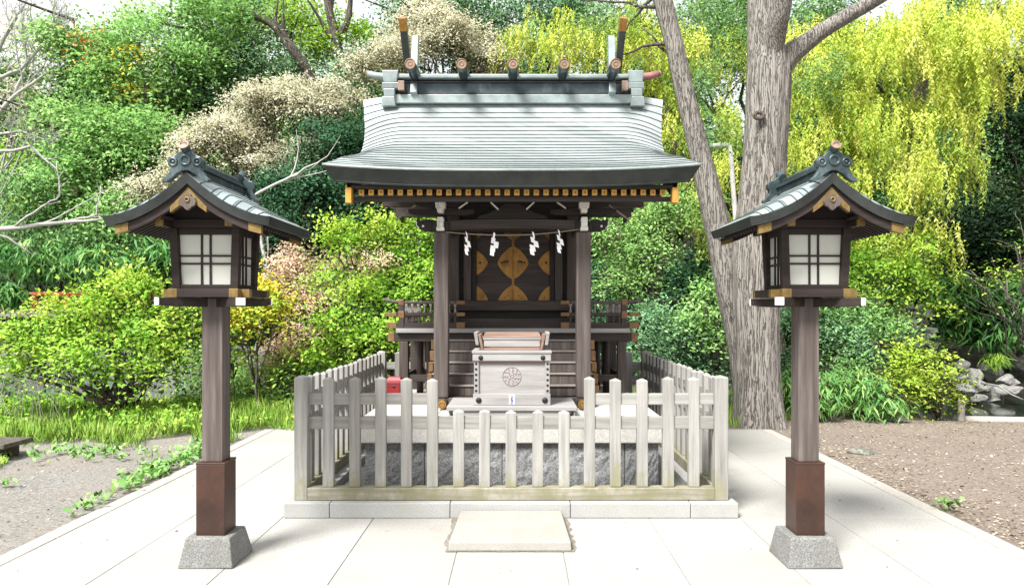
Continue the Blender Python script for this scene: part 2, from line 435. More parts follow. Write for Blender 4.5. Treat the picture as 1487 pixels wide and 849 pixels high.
class MB:
    def __init__(s):
        s.v = []
        s.f = []
        s.uv = None

    def add(s, vs_, fs_):
        k = len(s.v)
        s.v.extend([tuple(q) for q in vs_])
        s.f.extend([tuple(i + k for i in q) for q in fs_])
        return s

    def box(s, x0, x1, y0, y1, z0, z1):
        return s.add([(x0, y0, z0), (x1, y0, z0), (x1, y1, z0), (x0, y1, z0), (x0, y0, z1), (x1, y0, z1), (x1, y1, z1), (x0, y1, z1)],
                     [(0, 3, 2, 1), (4, 5, 6, 7), (0, 1, 5, 4), (1, 2, 6, 5), (2, 3, 7, 6), (3, 0, 4, 7)])

    def cbox(s, c, d):
        return s.box(c[0] - d[0] / 2, c[0] + d[0] / 2, c[1] - d[1] / 2, c[1] + d[1] / 2, c[2] - d[2] / 2, c[2] + d[2] / 2)

    def frustum(s, c, z0, z1, w0, d0, w1, d1):
        x, y = c
        return s.add([(x - w0 / 2, y - d0 / 2, z0), (x + w0 / 2, y - d0 / 2, z0), (x + w0 / 2, y + d0 / 2, z0), (x - w0 / 2, y + d0 / 2, z0),
                      (x - w1 / 2, y - d1 / 2, z1), (x + w1 / 2, y - d1 / 2, z1), (x + w1 / 2, y + d1 / 2, z1), (x - w1 / 2, y + d1 / 2, z1)],
                     [(0, 3, 2, 1), (4, 5, 6, 7), (0, 1, 5, 4), (1, 2, 6, 5), (2, 3, 7, 6), (3, 0, 4, 7)])

    def bar(s, a, b, wd, ht, up=(0, 0, 1)):
        """rectangular bar from a to b; wd sideways, ht along up"""
        a, b, up = Vector(a), Vector(b), Vector(up)
        d = (b - a).normalized()
        sd_ = d.cross(up)
        if sd_.length < 1e-4:
            sd_ = d.cross(Vector((0, 1, 0)))
        sd_.normalize()
        u = sd_.cross(d).normalized()
        vs_ = []
        for p in (a, b):
            for i, j in ((-1, -1), (1, -1), (1, 1), (-1, 1)):
                vs_.append(p + sd_ * (i * wd / 2) + u * (j * ht / 2))
        return s.add(vs_, [(3, 2, 1, 0), (4, 5, 6, 7), (0, 1, 5, 4), (1, 2, 6, 5), (2, 3, 7, 6), (3, 0, 4, 7)])

    def tube(s, pts, rad, n=8, cap=True):
        pts = [Vector(p) for p in pts]
        if not hasattr(rad, '__len__'):
            rad = [rad] * len(pts)
        rings = []
        prev = None
        for i, p in enumerate(pts):
            d = (pts[min(i + 1, len(pts) - 1)] - pts[max(i - 1, 0)]).normalized()
            if prev is None:
                a = d.cross(Vector((0, 0, 1)))
                if a.length < 0.1:
                    a = d.cross(Vector((1, 0, 0)))
            else:
                a = prev - d * prev.dot(d)
            a.normalize()
            prev = a
            b = d.cross(a)
            rings.append([p + (a * math.cos(t) + b * math.sin(t)) * rad[i] for t in [2 * math.pi * k / n for k in range(n)]])
        k0 = len(s.v)
        for r_ in rings:
            s.v.extend([tuple(q) for q in r_])
        for i in range(len(rings) - 1):
            for k in range(n):
                a_, b_ = k0 + i * n + k, k0 + i * n + (k + 1) % n
                s.f.append((a_, b_, b_ + n, a_ + n))
        if cap:
            s.f.append(tuple(k0 + k for k in range(n))[::-1])
            s.f.append(tuple(k0 + (len(rings) - 1) * n + k for k in range(n)))
        return s

    def prism(s, poly, y0, y1):
        """polygon in x,z pushed along y"""
        n = len(poly)
        vs_ = [(x, y0, z) for x, z in poly] + [(x, y1, z) for x, z in poly]
        fs_ = [tuple(range(n)), tuple(range(2 * n - 1, n - 1, -1))]
        for i in range(n):
            j = (i + 1) % n
            fs_.append((i, i + n, j + n, j))
        return s.add(vs_, fs_)

    def prismx(s, poly, x0, x1):
        n = len(poly)
        vs_ = [(x0, y, z) for y, z in poly] + [(x1, y, z) for y, z in poly]
        fs_ = [tuple(range(n)), tuple(range(2 * n - 1, n - 1, -1))]
        for i in range(n):
            j = (i + 1) % n
            fs_.append((i, i + n, j + n, j))
        return s.add(vs_, fs_)

    def ring(s, c, r0, r1, nrm='y', n=20, m=6):
        """torus round axis y"""
        k0 = len(s.v)
        for i in range(n):
            t = 2 * math.pi * i / n
            for j in range(m):
                u = 2 * math.pi * j / m
                rr = r0 + r1 * math.cos(u)
                s.v.append((c[0] + rr * math.cos(t), c[1] + r1 * math.sin(u), c[2] + rr * math.sin(t)))
        for i in range(n):
            for j in range(m):
                s.f.append((k0 + i * m + j, k0 + i * m + (j + 1) % m, k0 + ((i + 1) % n) * m + (j + 1) % m, k0 + ((i + 1) % n) * m + j))
        return s

    def dome(s, c, r, n=10):
        """half ball bulging to -y"""
        k0 = len(s.v)
        for i in range(4):
            a = math.pi / 2 * i / 4
            for k in range(n):
                t = 2 * math.pi * k / n
                s.v.append((c[0] + r * math.cos(a) * math.cos(t), c[1] - r * 0.6 * math.sin(a), c[2] + r * math.cos(a) * math.sin(t)))
        s.v.append((c[0], c[1] - r * 0.6, c[2]))
        for i in range(3):
            for k in range(n):
                s.f.append((k0 + i * n + k, k0 + i * n + (k + 1) % n, k0 + (i + 1) * n + (k + 1) % n, k0 + (i + 1) * n + k))
        for k in range(n):
            s.f.append((k0 + 3 * n + k, k0 + 3 * n + (k + 1) % n, k0 + 4 * n))
        return s

    def build(s, name, mat, parent=None, bevel=0.0, smooth=False, fix=True):
        me = bpy.data.meshes.new(name)
        off = Vector((0, 0, 0))
        if parent is not None:
            off = OFF.get(parent.name, off)
        me.from_pydata([(x - off.x, y - off.y, z - off.z) for x, y, z in s.v], [], s.f)
        if s.uv:
            ul = me.uv_layers.new(name="UVMap")
            for lp in me.loops:
                ul.data[lp.index].uv = s.uv[lp.vertex_index]
        if fix:
            bm = bmesh.new()
            bm.from_mesh(me)
            bmesh.ops.recalc_face_normals(bm, faces=bm.faces)
            bm.to_mesh(me)
            bm.free()
        me.materials.append(mat)
        if smooth:
            me.polygons.foreach_set("use_smooth", [True] * len(me.polygons))
        o = bpy.data.objects.new(name, me)
        C.objects.link(o)
        if parent is not None:
            o.parent = parent
            OFF[o.name] = off
        if bevel:
            b = o.modifiers.new("bevel", 'BEVEL')
            b.width = bevel
            b.segments = 2
            b.limit_method = 'ANGLE'
            b.angle_limit = R(40)
        return o


def box1(name, mat, parent, x0, x1, y0, y1, z0, z1, bevel=0.004):
    return MB().box(x0, x1, y0, y1, z0, z1).build(name, mat, parent, bevel)


def copy_tree(o, parent=None):
    c = o.copy()
    C.objects.link(c)
    if parent is not None:
        c.parent = parent
    for ch in list(o.children):
        copy_tree(ch, c)
    return c


def jit(m, s, seed=0):
    """slight irregularity on a mesh builder's points"""
    r_ = random.Random(seed)
    m.v = [(x + r_.uniform(-s, s), y + r_.uniform(-s, s), z + r_.uniform(-s, s)) for x, y, z in m.v]
    return m


# ------------------------------------------------------------------ ground
def sstep(a, b, x):
    t = np.clip((x - a) / (b - a), 0, 1)
    return t * t * (3 - 2 * t)


def pond_mask(X, Y):
    wob = 0.35 * np.sin(X * 1.3) + 0.2 * np.sin(X * 2.9 + 1)
    right = sstep(5.7, 6.5, X) * sstep(10.15, 10.8, Y + wob * 0.4) * (1 - sstep(15.5, 16.5, Y + wob))
    left = (1 - sstep(-5.4, -4.6, X)) * sstep(11.6, 12.4, Y + wob * 0.6) * (1 - sstep(18.5, 19.5, Y + wob))
    return np.maximum(right, left)


def ground_h(X, Y):
    X = np.asarray(X, float)
    Y = np.asarray(Y, float)
    h = -0.014 + 0.0 * X
    rise = sstep(17, 44, Y + 0.12 * np.abs(X)) * 11.0
    n = 0.35 * np.sin(X * 0.35 + 1.1) * np.cos(Y * 0.3) + 0.2 * np.sin(X * 0.9 + Y * 0.7)
    far = sstep(14, 22, Y)
    h = h + rise + n * far
    flat = 1 - sstep(2.9, 3.6, np.abs(X)) * 1.0
    near = (1 - flat) * (1 - far)
    h = h + near * (0.012 * np.sin(X * 2.1 + 0.4) * np.sin(Y * 1.7) + 0.008 * np.sin(X * 5 + Y * 4))
    return h - pond_mask(X, Y) * 0.85


xs = np.unique(np.concatenate([np.linspace(-120, -24, 25), np.linspace(-24, 24, 193), np.linspace(24, 120, 25)]))
ys = np.unique(np.concatenate([np.linspace(-40, 0, 11), np.linspace(0, 24, 121), np.linspace(24, 60, 37), np.linspace(60, 200, 15)]))
GX, GY = np.meshgrid(xs, ys)
GZ = ground_h(GX, GY)
nx, ny = len(xs), len(ys)
g = MB()
g.v = list(map(tuple, np.stack([GX.ravel(), GY.ravel(), GZ.ravel()], 1)))
g.f = [(j * nx + i, j * nx + i + 1, (j + 1) * nx + i + 1, (j + 1) * nx + i) for j in range(ny - 1) for i in range(nx - 1)]


def m_ground():
    m, nt, b = new_mat('bare_earth')
    v = coords(nt)
    f = noise(nt, v, 38, 6, 0.75)
    g_ = noise(nt, v, 1.3, 8, 0.65)
    vor = nt.nodes.new("ShaderNodeTexVoronoi")
    vor.inputs["Scale"].default_value = 34
    nt.links.new(v, vor.inputs["Vector"])
    grey = ramp(nt, f, [(0.3, (0.1, 0.097, 0.088)), (0.5, (0.205, 0.198, 0.182)), (0.72, (0.38, 0.37, 0.345))])
    brown = ramp(nt, f, [(0.3, (0.085, 0.069, 0.056)), (0.5, (0.175, 0.145, 0.12)), (0.72, (0.33, 0.285, 0.245))])
    sep = nt.nodes.new("ShaderNodeSeparateXYZ")
    nt.links.new(v, sep.inputs[0])
    mr = N(nt, "ShaderNodeMapRange")
    mr.inputs[1].default_value = -2
    mr.inputs[2].default_value = 2
    nt.links.new(sep.outputs[0], mr.inputs[0])
    c = mix(nt, mr.outputs[0], grey, brown)
    c = mix(nt, ramp(nt, g_, [(0.35, (0, 0, 0)), (0.7, (0.55,) * 3)]), c, (0.24, 0.2, 0.165))
    mg = noise(nt, v, 0.9, 7, 0.7)
    mr2 = N(nt, "ShaderNodeMapRange")
    mr2.inputs[1].default_value = 8.4
    mr2.inputs[2].default_value = 10.5
    mr2.inputs[3].default_value = -0.22
    mr2.inputs[4].default_value = 0.3
    nt.links.new(sep.outputs[1], mr2.inputs[0])
    ad = N(nt, "ShaderNodeMath", operation='ADD')
    nt.links.new(mg, ad.inputs[0])
    nt.links.new(mr2.outputs[0], ad.inputs[1])
    lf = N(nt, "ShaderNodeMapRange")
    lf.inputs[1].default_value = 3
    lf.inputs[2].default_value = -1
    nt.links.new(sep.outputs[0], lf.inputs[0])
    gm = ramp(nt, ad.outputs[0], [(0.5, (0, 0, 0)), (0.7, (0.9,) * 3)])
    gm2 = mix(nt, 1.0, gm, lf.outputs[0], 'MULTIPLY')
    c = mix(nt, gm2, c, (0.07, 0.1, 0.03))
    # the wooded hill is leaf mould and moss
    mr3 = N(nt, "ShaderNodeMapRange")
    mr3.inputs[1].default_value = 13
    mr3.inputs[2].default_value = 18
    nt.links.new(sep.outputs[1], mr3.inputs[0])
    c = mix(nt, mr3.outputs[0], c, ramp(nt, g_, [(0.3, (0.03, 0.035, 0.015)), (0.7, (0.06, 0.075, 0.03))]))
    nt.links.new(c, b.inputs["Base Color"])
    b.inputs["Roughness"].default_value = 0.95
    b.inputs["Specular IOR Level"].default_value = 0.1
    bump(nt, b, f, 0.6, 0.03)
    return m


tag(g.build('ground', m_ground(), None, smooth=True, fix=False), kind='structure')

# pond water
mw, ntw, bw_ = new_mat('pond_water')
bw_.inputs["Base Color"].default_value = (0.02, 0.028, 0.018, 1)
bw_.inputs["Roughness"].default_value = 0.06
bw_.inputs["IOR"].default_value = 1.33
bump(ntw, bw_, noise(ntw, coords(ntw, (1, 1, 1)), 5, 3, 0.5), 0.06, 0.02)
wm = MB()
wm.add([(5.2, 9.9, -0.3), (26, 9.9, -0.3), (26, 17.5, -0.3), (5.2, 17.5, -0.3)], [(0, 1, 2, 3)])
wm.add([(-30, 11.2, -0.3), (-4.2, 11.2, -0.3), (-4.2, 20, -0.3), (-30, 20, -0.3)], [(0, 1, 2, 3)])
tag(wm.build('water', mw), kind='structure')

# pavement: slabs with joints over a mortar bed
X0 = -0.05
PX0, PX1, PY0, PY1 = -3.25, 3.25, -3.2, 9.22
bed = MB().box(PX0, PX1, PY0, PY1, -0.08, -0.007)
tag(bed.build('pavement_bed', M['mortar']), kind='structure')
pv = MB()
xl = [PX0 + 0.13] + [v for v in [-1.07 + 0.68 * k for k in range(-2, 6)] if PX0 + 0.2 < v < PX1 - 0.2] + [PX1 - 0.13]
yl = [PY0] + [4.57 + 0.73 * k for k in range(-10, 7) if PY0 + 0.2 < 4.57 + 0.73 * k < PY1 - 0.2] + [PY1]
GAP = 0.0022
rs = random.Random(3)
for i in range(len(xl) - 1):
    for j in range(len(yl) - 1):
        dz = rs.uniform(-0.0012, 0.0012)
        pv.box(xl[i] + GAP, xl[i + 1] - GAP, yl[j] + GAP, yl[j + 1] - GAP, -0.05, dz)
tag(pv.build('pavement', M['pave'], None, 0.003), kind='structure')
kb = MB()
y = PY0
while y < PY1 - 0.1:
    y2 = min(y + 0.62, PY1)
    kb.box(PX0, PX0 + 0.13 - GAP, y + 0.003, y2 - 0.003, -0.09, 0.004)
    kb.box(PX1 - 0.13 + GAP, PX1, y + 0.003, y2 - 0.003, -0.09, 0.004)
    y = y2
M['kerb'] = m_stone('grey_kerb_concrete', (0.28, 0.26, 0.225), (0.36, 0.34, 0.305), (0.43, 0.41, 0.375), 70, 0.2, 2.2, stain=(0.3, 0.27, 0.2))
tag(kb.build('kerb', M['kerb'], None, 0.006), kind='structure')

_nt = M['pave'].node_tree
_b = _nt.nodes["Principled BSDF"]
_src = _b.inputs["Base Color"].links[0].from_socket
_g = _nt.nodes.new("ShaderNodeNewGeometry")
_rm = ramp(_nt, _g.outputs["Random Per Island"], [(0.0, (0.95, 0.946, 0.935)), (0.5, (1.0, 1.0, 0.995)), (1.0, (1.04, 1.04, 1.04))])
_nt.links.new(mix(_nt, 1.0, _src, _rm, 'MULTIPLY'), _b.inputs["Base Color"])

# a few dry leaves and grit blown onto the paving
gx, gy = RNG.uniform(-3.2, 3.2, 160), RNG.uniform(3.3, 9.1, 160)
gk = ~((np.abs(gx - X0) < 1.75) & (gy > 5.2)) & ~((np.abs(gx - X0) < 0.5) & (gy > 4.5)) & ~((np.abs(np.abs(gx + 0.045) - 1.82) < 0.25) & (np.abs(gy - 4.43) < 0.25))
PAVE_GRIT = np.stack([gx[gk], gy[gk], 0.006 + 0 * gx[gk]], 1)

# damp earth stain ring round the step stone
st = MB()
ring_o, ring_i = [], []
for k in range(48):
    t = 2 * math.pi * k / 48
    cx_, cy_ = math.cos(t), math.sin(t)
    q = max(abs(cx_), abs(cy_))
    sq = (cx_ / q, cy_ / q)
    e = rs.uniform(0.0, 0.012) + (rs.uniform(0, 0.03) if abs(sq[0]) > 0.98 else 0)
    st_o = (X0 + sq[0] * (0.40 + e), 4.935 + sq[1] * (0.365 + 0.5 * e), 0.0045)
    ring_o.append(st_o)
    ring_i.append((X0 + sq[0] * 0.36, 4.935 + sq[1] * 0.33, 0.0045))
st.add(ring_o + ring_i, [(k, (k + 1) % 48, 48 + (k + 1) % 48, 48 + k) for k in range(48)])
M['damp'] = m_stone('damp_soil', (0.12, 0.105, 0.085), (0.2, 0.18, 0.15), (0.3, 0.28, 0.24), 60, 0.2, 6)
tag(st.build('soil_seam', M['damp'], None, fix=False), kind='structure')

# ------------------------------------------------------------------ step stone, kerb plinth, stone base
sp = thing('step_stone', 'flat sandy stone slab lying on the pavement before the low fence', 'step stone', (X0, 4.935, 0))
m_ = MB()
m_.add([(X0 - 0.395, 4.575, 0.002), (X0 + 0.395, 4.575, 0.002), (X0 + 0.375, 5.295, 0.002), (X0 - 0.375, 5.295, 0.002),
        (X0 - 0.392, 4.58, 0.062), (X0 + 0.39, 4.58, 0.062), (X0 + 0.37, 5.29, 0.062), (X0 - 0.372, 5.29, 0.062)],
       [(0, 3, 2, 1), (4, 5, 6, 7), (0, 1, 5, 4), (1, 2, 6, 5), (2, 3, 7, 6), (3, 0, 4, 7)])
m_.build('slab', M['step'], sp, 0.008)

FX = 1.58      # half width of the fence (to post centres)
FY0, FY1 = 5.42, 8.58
pl = thing('stone_plinth', 'low pale granite kerb carrying the wooden picket fence', 'plinth', (X0, 7.0, 0))
fr = [-1.685, -1.345, -0.452, 0.44, 1.33, 1.685]
for a, b in zip(fr[:-1], fr[1:]):
    box1('kerb_stone', M['granite'], pl, X0 + a + 0.002, X0 + b - 0.002, 5.30, 5.535, 0.001, 0.112, 0.006)
    box1('kerb_stone', M['granite'], pl, X0 + a + 0.002, X0 + b - 0.002, 8.465, 8.70, 0.001, 0.112, 0.006)
for sx in (-1, 1):
    for k in range(4):
        ya = 5.537 + k * 0.7315
        xa, xb = sorted((X0 + sx * 1.45, X0 + sx * 1.685))
        box1('kerb_stone', M['granite'], pl, xa, xb, ya + 0.002, ya + 0.7295, 0.001, 0.112, 0.006)
box1('gravel_bed', M['granite_d'], pl, X0 - 1.45, X0 + 1.45, 5.536, 8.464, 0.002, 0.05, 0)

sb = thing('stone_foundation', 'rough hewn grey stone base under the shrine with pale cap slabs', 'stone base', (X0, 7.1, 0.05))
xsb = [-1.21, -0.72, -0.08, 0.42, 0.93, 1.21]
for a, b in zip(xsb[:-1], xsb[1:]):
    mm = MB()
    nxs, nzs = 14, 10
    r_ = random.Random(int(a * 100))
    fv = []
    for j in range(nzs + 1):
        for i in range(nxs + 1):
            ed = 0 if i in (0, nxs) or j in (0, nzs) else 1
            fv.append((X0 + a + 0.003 + (b - a - 0.006) * i / nxs, 5.9 - ed * r_.uniform(0.0, 0.011), 0.052 + 0.398 * j / nzs))
    ff = [(j * (nxs + 1) + i, j * (nxs + 1) + i + 1, (j + 1) * (nxs + 1) + i + 1, (j + 1) * (nxs + 1) + i) for j in range(nzs) for i in range(nxs)]
    mm.add(fv, ff)
    mm.add([(X0 + a + 0.003, 5.9, 0.052), (X0 + b - 0.003, 5.9, 0.052), (X0 + b - 0.003, 6.3, 0.052), (X0 + a + 0.003, 6.3, 0.052),
            (X0 + a + 0.003, 5.9, 0.45), (X0 + b - 0.003, 5.9, 0.45), (X0 + b - 0.003, 6.3, 0.45), (X0 + a + 0.003, 6.3, 0.45)],
           [(4, 5, 6, 7), (1, 2, 6, 5), (2, 3, 7, 6), (3, 0, 4, 7)])
    mm.build('wall_stone', M['rough'], sb)
for sx in (-1, 1):
    for k in range(3):
        xa, xb = sorted((X0 + sx * 0.93, X0 + sx * 1.21))
        box1('wall_stone', M['rough'], sb, xa, xb, 6.303 + k * 0.667, 6.963 + k * 0.667, 0.052, 0.45, 0.01)
box1('wall_stone', M['rough'], sb, X0 - 0.92, X0 + 0.92, 7.9, 8.3, 0.052, 0.45, 0.01)
for a, b in ((-1.24, -0.63), (-0.628, 0.62), (0.622, 1.24)):
    box1('cap_slab', M['cap'], sb, X0 + a, X0 + b, 5.85, 6.6, 0.451, 0.655, 0.008)
box1('cap_slab', M['cap'], sb, X0 - 1.24, X0 + 1.24, 6.603, 8.35, 0.451, 0.655, 0.008)

# ------------------------------------------------------------------ fence
fe = thing('picket_fence', 'weathered grey wooden picket fence enclosing the small shrine', 'fence', (X0, 7.0, 0.112))


def picket_mb(x, y, w_, d_, z0, zt, tip):
    m = MB()
    m.box(x - w_ / 2, x + w_ / 2, y - d_ / 2, y + d_ / 2, z0, zt - tip)
    k = len(m.v)
    m.f.pop(1)
    m.v.append((x, y, zt))
    for a, b in ((4, 5), (5, 6), (6, 7), (7, 4)):
        m.f.append((a, b, k))
    return m


rp = random.Random(5)
SPX = 2 * FX / 16
for k in range(17):
    x = X0 - FX + k * SPX
    for yy, front in ((FY0, True), (FY1, False)):
        cor = k in (0, 16)
        if cor:
            jit(picket_mb(x, yy, 0.098, 0.098, 0.113, 1.05, 0.018), 0.0015, k).build('corner_post', M['fence'], fe, 0.005)
        else:
            short = front and 6 <= k <= 10
            zt = (0.79 if short else 1.033) + rp.uniform(-0.008, 0.008)
            jit(picket_mb(x + rp.uniform(-0.004, 0.004), yy, 0.082, 0.05, 0.208, zt, 0.02), 0.002, k + 50).build('picket', M['fence'], fe, 0.004)
SPY = (FY1 - FY0) / 16
for sx in (-1, 1):
    for k in range(1, 16):
        yy = FY0 + k * SPY
        jit(picket_mb(X0 + sx * FX, yy, 0.05, 0.082, 0.208, 1.033 + rp.uniform(-0.008, 0.008), 0.02), 0.002, k + 90).build('picket', M['fence'], fe, 0.004)
for (a, b, z0, z1) in ((-FX + 0.05, -FX + SPX * 5 + 0.02, 0.826, 0.91), (FX - SPX * 5 - 0.02, FX - 0.05, 0.826, 0.91), (-FX + 0.05, FX - 0.05, 0.642, 0.737)):
    box1('rail', M['fence_x'], fe, X0 + a, X0 + b, FY0 - 0.012, FY0 + 0.022, z0, z1)
for (z0, z1) in ((0.826, 0.91), (0.642, 0.737)):
    box1('rail', M['fence_x'], fe, X0 - FX + 0.05, X0 + FX - 0.05, FY1 - 0.022, FY1 + 0.012, z0, z1)
    for sx in (-1, 1):
        box1('rail', M['fence_y'], fe, X0 + sx * FX - 0.017, X0 + sx * FX + 0.017, FY0 + 0.05, FY1 - 0.05, z0, z1)
for yy in (FY0, FY1):
    box1('sill_beam', M['sill'], fe, X0 - FX + 0.05, X0 + FX - 0.05, yy - 0.052, yy + 0.045, 0.115, 0.207, 0.006)
for sx in (-1, 1):
    box1('sill_beam', M['sill'], fe, X0 + sx * FX - 0.048, X0 + sx * FX + 0.048, FY0 + 0.05, FY1 - 0.05, 0.115, 0.207, 0.006)

for _k in ('fence', 'fence_x', 'fence_y'):
    _nt = M[_k].node_tree
    _b = _nt.nodes["Principled BSDF"]
    _src = _b.inputs["Base Color"].links[0].from_socket
    _o = _nt.nodes.new("ShaderNodeObjectInfo")
    _rm = ramp(_nt, _o.outputs["Random"], [(0.0, (0.78, 0.77, 0.74)), (0.5, (0.95, 0.945, 0.93)), (1.0, (1.05, 1.05, 1.04))])
    _nt.links.new(mix(_nt, 1.0, _src, _rm, 'MULTIPLY'), _b.inputs["Base Color"])
    for _n in _nt.nodes:
        if _n.type == 'MAPPING':
            _v = _nt.nodes.new("ShaderNodeVectorMath")
            _v.operation = 'MULTIPLY_ADD'
            _nt.links.new(_o.outputs["Random"], _v.inputs[0])
            _v.inputs[1].default_value = (3.1, 7.3, 0.0)
            _l = _n.inputs[0].links[0].from_socket
            _nt.links.new(_l, _v.inputs[2])
            _nt.links.new(_v.outputs[0], _n.inputs[0])

# ------------------------------------------------------------------ lanterns
def ogee(u):
    return 0.18 * u + 0.82 * (1 - (1 - u) ** 2)


def build_lantern():
    t = thing('stone_footed_lantern', 'tall brown wooden lantern with copper roof left of the fence, on the grassy side', 'lantern', (0, 0, 0), 'pair of wooden lanterns flanking the shrine')
    jit(MB().frustum((0, 0), 0.002, 0.175, 0.335, 0.335, 0.262, 0.262), 0.003, 2).build('footing', M['granite_d'], t, 0.008)
    sh = box1('sheath', M['sheath'], t, -0.0875, 0.0875, -0.0875, 0.0875, 0.176, 0.606, 0.004)
    MB().box(-0.0895, 0.0895, -0.0895, 0.0895, 0.605, 0.617).build('sheath_lip', M['sheath'], sh, 0.003)
    box1('post', M['post'], t, -0.0625, 0.0625, -0.0625, 0.0625, 0.618, 1.615, 0.004)
    for s_, dz in ((1, 0), (-1, 0.0025)):
        m = MB()
        L_ = 0.345
        d = Vector((math.cos(R(45)), s_ * math.sin(R(45)), 0))
        sd_ = Vector((-d.y, d.x, 0)) * 0.026
        prof = [(-L_, 1.616), (-L_, 1.575), (-L_ + 0.05, 1.566), (-L_ + 0.12, 1.562), (L_ - 0.12, 1.562), (L_ - 0.05, 1.566), (L_, 1.575), (L_, 1.616)]
        n = len(prof)
        vs_ = [d * a + sd_ + Vector((0, 0, z - dz)) for a, z in prof] + [d * a - sd_ + Vector((0, 0, z - dz)) for a, z in prof]
        fs_ = [tuple(range(n)), tuple(range(2 * n - 1, n - 1, -1))] + [(i, i + n, (i + 1) % n + n, (i + 1) % n) for i in range(n)]
        m.add(vs_, fs_)
        arm = m.build('cross_arm', M['lant'], t, 0.003)
        for e in (-1, 1):
            c = d * (e * (L_ + 0.002))
            q = MB().bar(c - d * 0.004 + Vector((0, 0, 1.594 - dz)), c + d * 0.004 + Vector((0, 0, 1.594 - dz)), 0.053, 0.045)
            q.build('painted_end', M['lwhite'], arm)
    # sill frame
    for sy in (-1, 1):
        fb = box1('sill_beam', M['lant'], t, -0.205, 0.205, sy * 0.165 - 0.024, sy * 0.165 + 0.024, 1.618, 1.668, 0.003)
        for sx in (-1, 1):
            MB().cbox((sx * 0.181, sy * 0.165, 1.643), (0.054, 0.053, 0.0525)).build('brass_sleeve', M['brass'], fb, 0.002)
    for sx in (-1, 1):
        fb = box1('sill_beam', M['lant'], t, sx * 0.232 - 0.024, sx * 0.232 + 0.024, -0.14, 0.20, 1.6185, 1.665, 0.003)
        MB().cbox((sx * 0.232, -0.12, 1.6415), (0.051, 0.044, 0.049)).build('brass_sleeve', M['brass'], fb, 0.002)
        MB().cbox((sx * 0.232, 0.18, 1.6415), (0.051, 0.044, 0.049)).build('brass_sleeve', M['brass'], fb, 0.002)
    # fire box: four splayed posts, rails, lattice, panes
    wb, wt, db, dt = 0.172, 0.187, 0.138, 0.15
    zb, zt = 1.669, 2.03
    for sx in (-1, 1):
        for sy in (-1, 1):
            MB().bar((sx * wb, sy * db, zb), (sx * wt, sy * dt, zt), 0.047, 0.047, (0, 1, 0)).build('corner_post', M['lant'], t, 0.003)
    for sy in (-1, 1):
        for z0, z1 in ((1.6695, 1.694), (1.993, 2.028)):
            box1('window_rail', M['lant'], t, -0.16, 0.16, sy * (db + 0.004) - 0.014, sy * (db + 0.004) + 0.014, z0, z1, 0.002)
        pn = box1('pane', M['pane'], t, -0.162, 0.162, sy * 0.131 - 0.003, sy * 0.131 + 0.003, 1.695, 1.992, 0)
        lt = MB()
        for fx in (-0.028, 0.024):
            lt.box(fx - 0.0055, fx + 0.0055, sy * 0.138 - 0.005, sy * 0.138 + 0.005, 1.694, 1.993)
        for fz in (1.819, 1.866):
            lt.box(-0.155, 0.155, sy * 0.1385 - 0.004, sy * 0.1385 + 0.004, fz - 0.0055, fz + 0.0055)
        lt.build('lattice', M['lant'], pn)
    for sx in (-1, 1):
        for z0, z1 in ((1.6695, 1.694), (1.993, 2.028)):
            box1('window_rail', M['lant'], t, sx * (wb + 0.004) - 0.014, sx * (wb + 0.004) + 0.014, -0.125, 0.125, z0, z1, 0.002)
        pn = box1('pane', M['pane'], t, sx * 0.167 - 0.003, sx * 0.167 + 0.003, -0.125, 0.125, 1.695, 1.992, 0)
        lt = MB()
        for fy in (-0.026, 0.026):
            lt.box(sx * 0.174 - 0.005, sx * 0.174 + 0.005, fy - 0.0065, fy + 0.0065, 1.694, 1.993)
        for fz in (1.819, 1.866):
            lt.box(sx * 0.1745 - 0.004, sx * 0.1745 + 0.004, -0.12, 0.12, fz - 0.0055, fz + 0.0055)
        lt.build('lattice', M['lant'], pn)
    # tie beams and purlins
    for sy in (-1, 1):
        box1('tie_beam', M['lant'], t, -0.215, 0.215, sy * 0.15 - 0.022, sy * 0.15 + 0.022, 2.0305, 2.082, 0.003)
    for sx in (-1, 1):
        pb = box1('purlin', M['lant'], t, sx * 0.2 - 0.019, sx * 0.2 + 0.019, -0.31, 0.31, 2.0285, 2.064, 0.002)
        MB().tube([(sx * 0.2, -0.325, 2.083), (sx * 0.2, 0.325, 2.083)], 0.019, 12).build('round_purlin', M['lant'], t, 0, True)
        for sy in (-1, 1):
            a, b = sorted((sy * 0.312, sy * 0.296))
            MB().box(sx * 0.2 - 0.021, sx * 0.2 + 0.021, a, b, 2.0265, 2.0645).build('brass_cap', M['brass'], pb)
            a, b = sorted((sy * 0.33, sy * 0.318))
            MB().tube([(sx * 0.2, a, 2.083), (sx * 0.2, b, 2.083)], 0.0205, 12).build('brass_cap', M['brass'], pb)
    MB().tube([(0, -0.33, 2.215), (0, 0.33, 2.215)], 0.022, 12).build('round_purlin', M['lant'], t, 0, True)
    # gable wall boards
    for sy in (-1, 1):
        m = MB()
        poly = [(-0.2, 2.084), (0.2, 2.084)] + [(x, 2.262 - 0.25 * ogee(abs(x) / 0.4725)) for x in np.linspace(0.2, -0.2, 9)]
        a, b = sorted((sy * 0.155, sy * 0.14))
        m.prism(poly, a, b)
        m.build('gable_board', M['lant'], t)
    # roof
    HW, DY, ZA, DZ, TH = 0.4725, 0.405, 2.318, 0.25, 0.05
    YS = [-DY, -DY + 0.025, -DY + 0.055, -DY + 0.09, -DY + 0.13, 0.0, DY - 0.13, DY - 0.09, DY - 0.055, DY - 0.025, DY]

